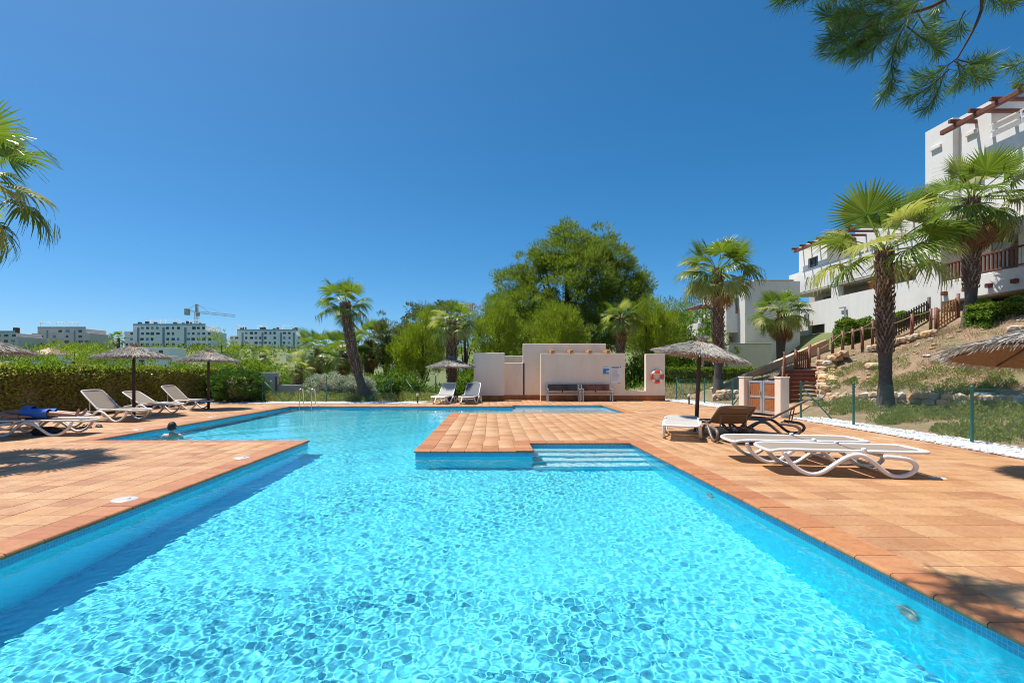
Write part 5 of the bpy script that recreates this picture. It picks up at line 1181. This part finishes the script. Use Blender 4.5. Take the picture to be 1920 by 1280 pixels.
# pergola
pg = MB(); pg.bar((21.8, 12, 12.95), (21.8, 23.4, 12.95), .18, .22); po = pg.build('pergola_beam', M['wood'], h1); rel(h1, po)
for y in np.arange(15.2, 23.3, .93):
    MB().bar((21.45, y, 13.13), (23.95, y, 13.13), .13, .16).build('rafter', M['wood'], po)
for y in (13.5,): o = MB().bar((21.9, y, 11.9), (21.9, y, 12.84), .14).build('pergola_post', M['wood'], h1); rel(h1, o)
tr = MB(); tr.bar((X1+.2, 12, 12.55), (X1+.2, 21.9, 12.55), .06); tr.bar((X1+.2, 12, 12.25), (X1+.2, 21.9, 12.25), .05)
for y in np.arange(12.2, 21.9, 1.2): tr.bar((X1+.2, y, 11.91), (X1+.2, y, 12.55), .05)
o = tr.build('terrace_railing', M['rail_white'], h1); rel(h1, o)
for (y, z) in ((24.3, 12.6), (22.8, 12.6), (24.2, 9.0), (23.0, 9.0)):
    x = X1 if y > 23.45 else X1+.32; o = pbox(h1, 'vent_hood', (x-.10, y-.28, z), (x+.01, y+.28, z+.16), 'white_render', .01); rel(h1, o)
# middle building -----------------------------------------------
h2 = house('apartment_house', 'white terraced apartment house with long balconies behind the big palm'); h2.location = (25, 33, 3)
X2 = 24.3
def up2(o): rel(h2, o); return o
mb = MB(); facade(mb, X2, 27.6, 39.4, 7.65, 9.25); mb.quad((X2, 27.6, 9.25), (X2, 39.4, 9.25), (X2+.3, 39.4, 9.25), (X2+.3, 27.6, 9.25)); mb.quad((X2+.3, 39.4, 7.65), (X2, 39.4, 7.65), (X2, 39.4, 9.25), (X2+.3, 39.4, 9.25)); up2(mb.build('wall', M['white_render'], h2))
mb = MB(); facade(mb, X2, 27.6, 40, 1.0, 6.68, [(35.2, 37.0, 3.3, 4.95), (31.9, 34.2, 3.3, 4.75)]); mb.quad((X2, 27.6, 6.68), (X2, 40, 6.68), (X2+.3, 40, 6.68), (X2+.3, 27.6, 6.68)); up2(mb.build('wall', M['white_render'], h2))
up2(MB().box((X2+.02, 27.6, 6.683), (X2+.28, 40, 6.72)).build('parapet_cap', M['concrete'], h2)); up2(MB().box((X2+.02, 27.6, 9.253), (X2+.28, 39.4, 9.29)).build('parapet_cap', M['concrete'], h2))
mb = MB(); facade(mb, X2+.05, 35.0, 38.2, 9.26, 11.3, [(36.0, 37.1, 9.35, 10.1)]); mb.quad((X2+.05, 35.0, 9.26), (X2+6, 35.0, 9.26), (X2+6, 35.0, 11.3), (X2+.05, 35.0, 11.3)); mb.quad((X2+.05, 35, 11.3), (X2+.05, 38.2, 11.3), (X2+6, 38.2, 11.3), (X2+6, 35, 11.3)); up2(mb.build('wall', M['white_render'], h2))
up2(window(h2, X2+.05, 36.0, 37.1, 9.35, 10.1))
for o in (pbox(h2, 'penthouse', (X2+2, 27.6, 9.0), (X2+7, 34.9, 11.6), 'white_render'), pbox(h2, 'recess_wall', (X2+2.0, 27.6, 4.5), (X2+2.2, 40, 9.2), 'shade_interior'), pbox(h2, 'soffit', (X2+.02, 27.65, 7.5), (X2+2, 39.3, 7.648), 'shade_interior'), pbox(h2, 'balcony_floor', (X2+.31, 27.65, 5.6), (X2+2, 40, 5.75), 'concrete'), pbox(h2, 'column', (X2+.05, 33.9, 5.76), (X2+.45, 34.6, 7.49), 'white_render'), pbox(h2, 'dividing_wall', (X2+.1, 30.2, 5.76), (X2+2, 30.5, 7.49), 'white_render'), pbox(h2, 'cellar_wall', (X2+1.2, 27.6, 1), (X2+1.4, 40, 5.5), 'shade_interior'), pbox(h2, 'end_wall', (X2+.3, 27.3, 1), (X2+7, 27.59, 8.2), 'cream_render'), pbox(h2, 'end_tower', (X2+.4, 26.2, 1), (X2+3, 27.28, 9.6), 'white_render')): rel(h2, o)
up2(window(h2, X2+1.82, 36.2, 38.2, 5.8, 7.3)); up2(window(h2, X2+1.82, 31.2, 33, 5.8, 7.3)); 
ro = MB(); ro.bar((X2+.1, 35.25, 4.1), (X2+.1, 36.95, 4.1), .08); ro.bar((X2+.1, 35.25, 3.4), (X2+.1, 36.95, 3.4), .08); ro = up2(ro.build('opening_railing', M['woodd'], h2))
for y in np.arange(35.3, 36.95, .14): MB().cbox((X2+.075, y-.03, 3.45), (X2+.125, y+.03, 4.07), .005).build('baluster', M['woodd'], ro)
pg = MB(); pg.bar((X2-.5, 27.8, 10.85), (X2-.5, 37.9, 10.85), .18, .2); po = up2(pg.build('pergola_beam', M['wood'], h2))
for y in np.arange(28.2, 37.8, .95): MB().bar((X2-.85, y, 11.02), (X2+2.1, y, 11.02), .12, .15).build('rafter', M['wood'], po)
for (y, z0_, z1_) in ((32.6, 7.65, 8.9), (33.0, 4.8, 5.9), (37.0, 4.9, 6.1), (29.5, 4.9, 6.0)):
    l_ = MB(); l_.bar((X2-.12, y, z0_), (X2-.12, y, z1_), .10); l_.bar((X2-.12, y, z1_-.04), (X2-.12, y+.55, z1_-.04), .08); l_.bar((X2-.12, y, (z0_+z1_)/2), (X2+.02, y, (z0_+z1_)/2), .05); up2(l_.build('wall_lamp', M['alu'], h2))
o = MB().lathe([(.16, 0), (.24, .42), (.27, .42), (.27, .48), (.2, .48), (.18, .4)], 14, (X2+.16, 30.95, 6.72)).build('planter', M['clay'], h2); rel(h2, o)
# far house, gable towards the pool -------------------------------
h3 = house('apartment_house', 'pale stepped house facing the pool behind the skirted palm'); h3.location = (20, 37, 1)
def up3(o): rel(h3, o); return o
YB = 36.0
def bx3(px): return (px-HX)/F*YB
def bz3(py): return H+(HY-py)/F*YB
mb = MB(); facade(mb, YB, bx3(1397), bx3(1500), .3, bz3(527), axis='y'); mb.quad((bx3(1397), YB, .3), (bx3(1397), YB, bz3(527)), (bx3(1397), YB+4, bz3(527)), (bx3(1397), YB+4, .3)); mb.quad((bx3(1397), YB, bz3(527)), (bx3(1500), YB, bz3(527)), (bx3(1500), YB+5, bz3(527)), (bx3(1397), YB+5, bz3(527))); up3(mb.build('wall', M['grey_render'], h3))
up3(MB().cbox((bx3(1415), YB-.05, bz3(527)+.003), (bx3(1488), YB+1, bz3(524)), .02).build('roof_edge', M['concrete'], h3))
YC = YB+1.0
def cx3(px): return (px-HX)/F*YC
def cz3(py): return H+(HY-py)/F*YC
mb = MB(); facade(mb, YC, cx3(1362), cx3(1400), .3, cz3(540), [(cx3(1379), cx3(1395), cz3(588), cz3(558)), (cx3(1366), cx3(1395), cz3(645), cz3(623))], .9, 'y'); mb.quad((cx3(1362), YC, .3), (cx3(1362), YC, cz3(540)), (cx3(1362), YC+4, cz3(540)), (cx3(1362), YC+4, .3)); up3(mb.build('wall', M['grey_render'], h3))
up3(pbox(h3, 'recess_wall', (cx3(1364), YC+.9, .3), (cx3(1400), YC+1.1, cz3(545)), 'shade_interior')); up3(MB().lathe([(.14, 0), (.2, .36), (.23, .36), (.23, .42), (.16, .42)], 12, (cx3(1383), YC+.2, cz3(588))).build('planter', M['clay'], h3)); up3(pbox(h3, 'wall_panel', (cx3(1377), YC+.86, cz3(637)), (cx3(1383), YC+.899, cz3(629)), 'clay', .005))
YD = YB+3.5
def dx3(px): return (px-HX)/F*YD
def dz3(py): return H+(HY-py)/F*YD
up3(pbox(h3, 'terrace_wall', (dx3(1309), YD, .3), (dx3(1362), YD+3, dz3(605)), 'grey_render'))
for px in (1312, 1325): up3(pbox(h3, 'terrace_column', (dx3(px), YD+.1, dz3(605)+.003), (dx3(px+5), YD+.3, dz3(578)), 'white_render'))
pgo = up3(MB().bar((dx3(1311), YD+.2, dz3(577)), (dx3(1362), YD+.2, dz3(577)), .15, .2).build('pergola_beam', M['wood'], h3))
for k in range(6):
    x = dx3(1313+k*9); MB().bar((x, YD-.2, dz3(577)+.18), (x, YD+2.5, dz3(577)+.18), .12, .15).build('rafter', M['wood'], pgo)
YE = 33.0
gw = empty('garden_wall', ((1410-HX)/F*YE, YE, 0), 0, 'long pale grey garden wall behind the lawn hedge', 'wall')
xa_, xb_ = (1366-HX)/F*YE-gw.location.x, (1447-HX)/F*YE-gw.location.x; zt_ = H+(HY-645)/F*YE
MB().cbox((xa_, 0, -.2), (xb_, 2.5, zt_), .02).build('wall_body', M['grey_render'], gw); MB().cbox((xa_-.03, -.04, zt_+.003), (xb_+.03, 2.54, zt_+.06), .01).build('coping', M['concrete'], gw)
cw = empty('concrete_wall', (-11.6, 24.7, 0), 0, 'pale concrete boundary wall left of the low palms', 'wall')
MB().cbox((-1.3, 0, 0), (.70, .22, 1.40), .015).build('wall_body', M['concrete'], cw); MB().cbox((.705, .02, 0), (1.9, .2, .75), .015).build('low_wall', M['concrete'], cw); MB().cbox((.62, -.05, 0), (.70, -.005, 1.2), .008).build('timber_post', M['wood'], cw)

# ------------------------------------------------------------------ distant apartment blocks and crane
def far_block(px0, px1, pyt, pyb, Y, label, rows, cols, mat, stairs, roof_items, seed, skip=0):
    a = W(px0, pyb, Y); b = W(px1, pyt, Y); Wd = b.x-a.x; Ht = b.z-a.z
    e = empty('apartment_block', (a.x, Y, a.z), 0, label, 'building', 'distant apartment blocks on the ridge'); rr = random.Random(seed)
    MB().cbox((0, .35, -6), (Wd, 14, Ht*.80), .05).build('wall', mat, e)
    MB().cbox((Wd*.10, .36, Ht*.80+.003), (Wd*.93, 12, Ht), .05).build('top_storey', mat, e)
    fh = Ht/rows; stair_x = [s*Wd for s in stairs]
    wm = MB(); wm.cbox((-.75, -.02, -.65), (.75, .08, .65), .02); wme = wm.mesh('window', M['glass'])
    fm = MB(); fm.cbox((-.85, .02, -.75), (.85, .06, -.66), .01); fme = fm.mesh('sill', M['far_white'])
    for r in range(rows):
        for c in range(cols):
            x = Wd*(c+.5)/cols+rr.uniform(-.25, .25); z = fh*(r+.55)
            if any(abs(x-s) < Wd*.027 for s in stair_x): continue
            if r == rows-1 and not .12 < x/Wd < .91: continue
            if rr.random() < skip: continue
            o = inst('window', wme, e, (x, .33, z), scale=(Wd/cols*.36*rr.choice((.75, .9, 1.0, 1.25)), 1, fh/2.8*rr.uniform(.85, 1.1)), mat=rr.choice((None, None, None, M['blue_glass']))); inst('sill', fme, o)
    for s in stair_x: MB().cbox((s-Wd*.013, .25, 0), (s+Wd*.013, .34, Ht*.93), .02).build('stair_window', M['blue_glass'], e)
    for k in range(rows-1): MB().cbox((-.02, .28, fh*(k+1)-.12), (Wd+.02, .349, fh*(k+1)), .02).build('floor_band', mat, e)
    MB().cbox((Wd*.1, .34, Ht+.003), (Wd*.93, .42, Ht+.9), .01).build('glass_parapet', M['teal_glass'], e)
    for (s, w, h_) in roof_items:
        ch = MB(); ch.cbox((s*Wd-w/2, 3, Ht), (s*Wd+w/2, 4.5, Ht+h_), .03); ch.build('chimney' if w < 2.5 else 'roof_pergola', M['woodd'] if w < 2.5 else M['far_grey'], e)
    return e
def roofset(seed, n):
    r_ = random.Random(seed); return [(r_.uniform(.1, .9), r_.uniform(.8, 1.3), r_.uniform(1.6, 2.6)) for _ in range(n)]
def roof_frames(e, Wd, Ht, spans):
    for (s0, s1) in spans:
        mb = MB(); mb.bar((s0*Wd, 3, Ht+3), (s1*Wd, 3, Ht+3), .4, .45); mb.bar((s0*Wd+.3, 3, Ht), (s0*Wd+.3, 3, Ht+3), .3); mb.bar((s1*Wd-.3, 3, Ht), (s1*Wd-.3, 3, Ht+3), .3); mb.build('roof_pergola', M['far_white'], e)
YF = 240
e = far_block(232, 396, 610, 662, YF, 'long white apartment block below the tower crane', 5, 17, M['far_white'], (.16, .45, .70), roofset(1, 8), 1, .08); roof_frames(e, (396-232)/F*YF, 52/F*YF, [(.25, .38), (.42, .62), (.70, .82)])
e = far_block(430, 564, 620, 666, 265, 'white apartment block right of the tower crane', 5, 15, M['far_white'], (.18, .46, .72, .9), roofset(2, 9), 2, .06); roof_frames(e, (564-430)/F*265, 46/F*265, [(.05, .18), (.35, .5), (.7, .85)])
e = far_block(58, 167, 616, 656, 215, 'beige apartment block on the ridge at the left', 4, 9, M['far_grey'], (.27, .74), [], 3, .2); roof_frames(e, (167-58)/F*215, 40/F*215, [(.05, .22), (.33, .48), (.57, .72)])
e = far_block(-40, 31, 624, 655, 190, 'beige apartment block cut off by the left edge of the picture', 3, 5, M['far_grey'], (), [(.75, 1.4, 2.4)], 4)
cb = W(369, 640, 300); kc = 300/F
cr = empty('tower_crane', (cb.x, 300, cb.z-8), 0, 'grey tower crane rising behind the long white apartment block', 'crane')
zt_c = 8+(640-585)*kc; ztop = 8+(640-570)*kc
def lattice(a, b, w, n, mat, nm, par, th=.28):
    a = Vector(a); b = Vector(b); d = (b-a); t = d.normalized(); u = Vector((0, 1, 0)); v = t.cross(u).normalized(); mb = MB()
    cs = [(u*s+v*q)*w/2 for s, q in ((-1, -1), (1, -1), (1, 1), (-1, 1))]
    for c in cs: mb.bar(a+c, b+c, th)
    for k in range(n):
        p = a+d*k/n; q = a+d*(k+1)/n
        for i in range(4): mb.bar(p+cs[i], q+cs[(i+1) % 4], th*.6)
    return mb.build(nm, mat, par)
lattice((0, 0, 0), (0, 0, zt_c), 1.7, 22, M['crane'], 'mast', cr, .16); lattice((0, 0, zt_c), (0, 0, ztop), 1.0, 4, M['crane'], 'apex', cr)
jl = (456-369)*kc; cl = (369-346)*kc
ja, jb = Vector((0, 0, zt_c)), Vector((jl*.97, -8, zt_c-(596-586)*kc)); lattice(ja, jb, 1.3, 26, M['crane'], 'jib', cr, .11)
lattice((0, 0, zt_c), (-cl, 2, zt_c+1.8), 1.3, 7, M['crane'], 'counter_jib', cr, .14)
MB().cbox((-cl-.8, .8, zt_c-1.6), (-cl+1.6, 3.2, zt_c+2.4), .1).build('counterweight', M['dead'] if False else M['concrete'], cr)
MB().cbox((.6, -2.2, zt_c-2.6), (2.4, -.7, zt_c-.4), .1).build('cab', M['crane'], cr)
for t in (.35, .8): MB().bar((0, 0, ztop), ja.lerp(jb, t)+Vector((0, 0, .6)), .14).build('tie_cable', M['crane'], cr)
MB().bar((0, 0, ztop), (-cl*.9, 2, zt_c+2), .14).build('tie_cable', M['crane'], cr)
# smaller houses in the middle distance
def cottage(px0, px1, pyt, pyb, Y, label, flat=True, mat='far_white', nwin=2, thatch=False):
    a = W(px0, pyb, Y); b = W(px1, pyt, Y); Wd = b.x-a.x; Ht = b.z-a.z; e = empty('small_house', (a.x, Y, a.z), 0, label, 'house', 'small houses in the middle distance')
    MB().cbox((0, 0, -2), (Wd, 6, Ht), .03).build('wall', M[mat], e)
    if flat: MB().cbox((-.15, -.15, Ht+.003), (Wd+.15, 6.1, Ht+.22), .02).build('roof', M['far_white'], e)
    else:
        mb = MB(); mb.add([(-.3, -.4, Ht), (Wd+.3, -.4, Ht), (Wd+.3, 6.4, Ht), (-.3, 6.4, Ht), (Wd*.3, 3, Ht+1.5), (Wd*.7, 3, Ht+1.5)], [(0, 1, 5, 4), (1, 2, 5), (2, 3, 4, 5), (3, 0, 4), (3, 2, 1, 0)]); mb.build('roof', M['roof_tile'], e)
    for k in range(nwin):
        x = Wd*(k+.6)/(nwin+.2); MB().cbox((x-.45, -.03, Ht*.28), (x+.45, .02, Ht*.75), .01).build('window', M['glass'], e)
cottage(205, 288, 668, 692, 75, 'white house with blue lower front seen below the first parasol'); cottage(258, 318, 653, 666, 110, 'flat-roofed pale house below the long apartment block')
cottage(536, 566, 665, 676, 130, 'low white house below the right-hand apartment block'); cottage(562, 592, 657, 672, 140, 'small white house left of the low palms'); cottage(838, 892, 688, 716, 52, 'white house glimpsed between the far palm and the cream wall'); cottage(58, 88, 664, 676, 90, 'small tile-roofed pavilion left of the rounded pine', False)
cottage(392, 425, 660, 668, 120, 'low sandy house right of the first parasol', True, 'far_grey')

# wooded ridge under the far blocks
def ridge(u, v): return -330+u*420, 120+v*150
rgd = np.random.default_rng(91); m_ = 700; xr, yr = ridge(rgd.uniform(0, 1, m_), rgd.uniform(0, 1, m_)); idr = np.repeat(np.arange(m_), 45); bp, bd = ball_points(len(idr), rgd); bp[:, 2] = np.abs(bp[:, 2])
rs_ = rgd.uniform(1.6, 3.6, m_); Pr = np.stack([xr[idr]+bp[:, 0]*rs_[idr]*1.2, yr[idr]+bp[:, 1]*rs_[idr], hgt(xr, yr)[idr]-.5+bp[:, 2]*rs_[idr]*1.1], 1)
v_, f_ = leaves(Pr, bd+np.array([0, 0, .6]), rgd.uniform(.7, 1.4, len(idr)), rgd.uniform(.3, .6, len(idr)), rgd); tag(inst('distant_wood', np_mesh('distant_wood', v_, f_, M['pine_dark'])), 'distant wooded ridge below the far apartment blocks', 'woodland', kind='stuff')

# ------------------------------------------------------------------ people
def skin_body(name, joints, edges, radii, mat, parent, root=0, sub=2):
    me = bpy.data.meshes.new(name); me.from_pydata([tuple(j) for j in joints], edges, []); me.update()
    o = inst(name, me, parent); me.materials.append(mat)
    md = o.modifiers.new('skin', 'SKIN'); md.use_smooth_shade = True; md.branch_smoothing = .6
    if not me.skin_vertices:
        me.attributes.new('skin_data', 'FLOAT', 'POINT') if False else None
        import bmesh as bme
        bm = bme.new(); bm.from_mesh(me); bm.verts.layers.skin.verify(); bm.to_mesh(me); bm.free()
    for i, r in enumerate(radii):
        sv = me.skin_vertices[0].data[i]; sv.radius = (r, r) if not hasattr(r, '__len__') else r; sv.use_root = (i == root)
    s2 = o.modifiers.new('subdivision', 'SUBSURF'); s2.levels = sub; s2.render_levels = sub
    return o
# swimmer: back towards the camera, water at the shoulders
swp = Vector((-7.15, 10.85, -.095))
sw_e = empty('person', swp+Vector((0, 0, -.86)), .15, 'swimmer with short black hair seen from behind at the pool corner', 'person')
J = [(0,0,.35),(0,.0,.62),(0,.0,.86),(0,0,.99),(0,0,1.05), (.16,0,.955),(.215,.06,.74),(.235,.26,.66),(.22,.44,.70), (-.16,0,.955),(-.215,.06,.74),(-.235,.26,.66),(-.22,.44,.70), (.09,0,.2),(.10,.22,-.02),(.10,.10,-.14),(-.09,0,.2),(-.10,.22,-.02),(-.10,.10,-.14)]
Ed = [(0,1),(1,2),(2,3),(3,4),(2,5),(5,6),(6,7),(7,8),(2,9),(9,10),(10,11),(11,12),(0,13),(13,14),(14,15),(0,16),(16,17),(17,18)]
Rd = [.14,(.15,.10),(.15,.09),.055,.05,.065,.05,.042,.035,.065,.05,.042,.035,.09,.07,.05,.09,.07,.05]
body = skin_body('body', J, Ed, Rd, M['skin'], sw_e)
def head(parent, c, rot, skin, hair, s=1.0, hairlen=.0):
    bm = bmesh.new(); bmesh.ops.create_uvsphere(bm, u_segments=24, v_segments=18, radius=.1)
    for v in bm.verts:
        x, y, z = v.co; k = 1-.25*max(0, -z/.1)**1.5
        v.co = Vector((x*.78*k, y*.95*k+(.012 if z < -.03 and y > 0 else 0), z*1.18))
    # face on +y: nose, brow, mouth, eyes
    for v in bm.verts:
        x, y, z = v.co
        if y > .05: v.co.y += .022*math.exp(-((x/.014)**2+((z+.005)/.025)**2))-.008*math.exp(-(((abs(x)-.03)/.014)**2+((z-.015)/.012)**2))-.006*math.exp(-((x/.03)**2+((z+.055)/.008)**2))
    me = bpy.data.meshes.new('head'); bm.to_mesh(me); bm.free(); me.materials.append(skin)
    me.polygons.foreach_set('use_smooth', [True]*len(me.polygons)); hd = inst('head', me, parent, c, rot, s)
    for sgn in (-1, 1):
        MB().lathe([(0, .012), (.018, .010), (.026, 0), (.018, -.008), (0, -.010)], 10).build('ear', skin, hd, (sgn*.079, -.004, 0), (0, sgn*PI/2, 0)); MB().lathe([(0, .01), (.007, .006), (.01, 0)], 8).build('eye', M['black'], hd, (sgn*.03, .078, .015), (-PI/2, 0, 0))
    bm = bmesh.new(); bmesh.ops.create_uvsphere(bm, u_segments=28, v_segments=20, radius=.1); rr = random.Random(2); kill = []
    for v in bm.verts:
        x, y, z = v.co
        if (y > .045 and z < .052) or z < -.055-hairlen: kill.append(v)
        v.co = Vector((x*.86, y*1.04-.004, z*1.24+.006))*rr.uniform(.99, 1.045)
    bmesh.ops.delete(bm, geom=kill, context='VERTS'); me = bpy.data.meshes.new('hair'); bm.to_mesh(me); bm.free(); me.materials.append(hair)
    me.polygons.foreach_set('use_smooth', [True]*len(me.polygons)); inst('hair', me, hd)
    return hd
hd = head(sw_e, (0, .015, 1.125), (.1, 0, 0), M['skin'], M['hair'], 1.0)
for o in [body, hd]+list(hd.children): o.cycles.is_caustics_receiver = True
# person lying on the near left lounger, feet towards the pool
d0 = Vector((-.985, -.12, 0)).normalized(); lo_ = L0.location; rzp = math.atan2(d0.y, d0.x)
ly = empty('person', (lo_.x+d0.x*.12, lo_.y+d0.y*.12, .375), rzp, 'tanned person in blue shorts lying on the near left lounger', 'person')
# local x: 0 at the feet, towards the head; y: left/right; z up
def leg(s): return [(1.02,.09*s,.09),(.62,.11*s,.10),(.26,.10*s,.075),(.12,.10*s,.06),(.085,.115*s,.13),(.05,.12*s,.20)]
J = [(1.06,0,.10),(1.30,0,.11),(1.55,0,.12),(1.70,0,.12)]; Ed = [(0,1),(1,2),(2,3)]; Rd = [(.14,.10),(.15,.10),(.17,.10),.06]
for s in (-1, 1):
    k = len(J); J += leg(s); Rd += [.085,.066,.05,.038,.032,.022]; Ed += [(0,k),(k,k+1),(k+1,k+2),(k+2,k+3),(k+3,k+4),(k+4,k+5)]
for s in (-1, 1):
    k = len(J); J += [(1.58,.20*s,.11),(1.32,.30*s,.07),(1.08,.31*s,.06),(.99,.29*s,.055)]; Rd += [.06,.046,.036,.03]; Ed += [(2,k),(k,k+1),(k+1,k+2),(k+2,k+3)]
    for f in range(5):
        kk = len(J); yy = (.29+(f-2)*.018)*s; dx = [.055, .085, .09, .085, .065][f]; 
        if f == 0: J += [(.985,.25*s,.06),(.955,.235*s,.06)]
        else: J += [(.985-dx*.4, yy, .058),(.985-dx, yy, .045)]
        Rd += [.0095,.008]; Ed += [(k+3,kk),(kk,kk+1)]
skin_body('body', J, Ed, Rd, M['skin2'], ly)
head(ly, (1.84, 0, .13), (0, -PI/2, 0) if False else (PI/2, 0, -PI/2), M['skin2'], M['hair'])
sh = MB()
for s in (-1, 1): sh.tube(spline([(1.20,.05*s,.105),(1.02,.085*s,.10),(.82,.105*s,.10),(.66,.115*s,.105)], 4), [.135,.128,.122,.118,.115,.112,.11,.108,.106,.104,.103,.102,.102], 14, False, True)
sh.tube([(1.06,0,.105),(1.14,0,.108),(1.26,0,.11)], [.165,.17,.165], 18, False, True, .74)
sh.build('shorts', M['shorts'], ly)
MB().tube([(1.12,.30*math.cos(0)+.04*math.cos(a),.062+.04*math.sin(a)) for a in np.linspace(0, 2*PI, 17)], .009, 6, False).build('wristband', M['black'], ly)
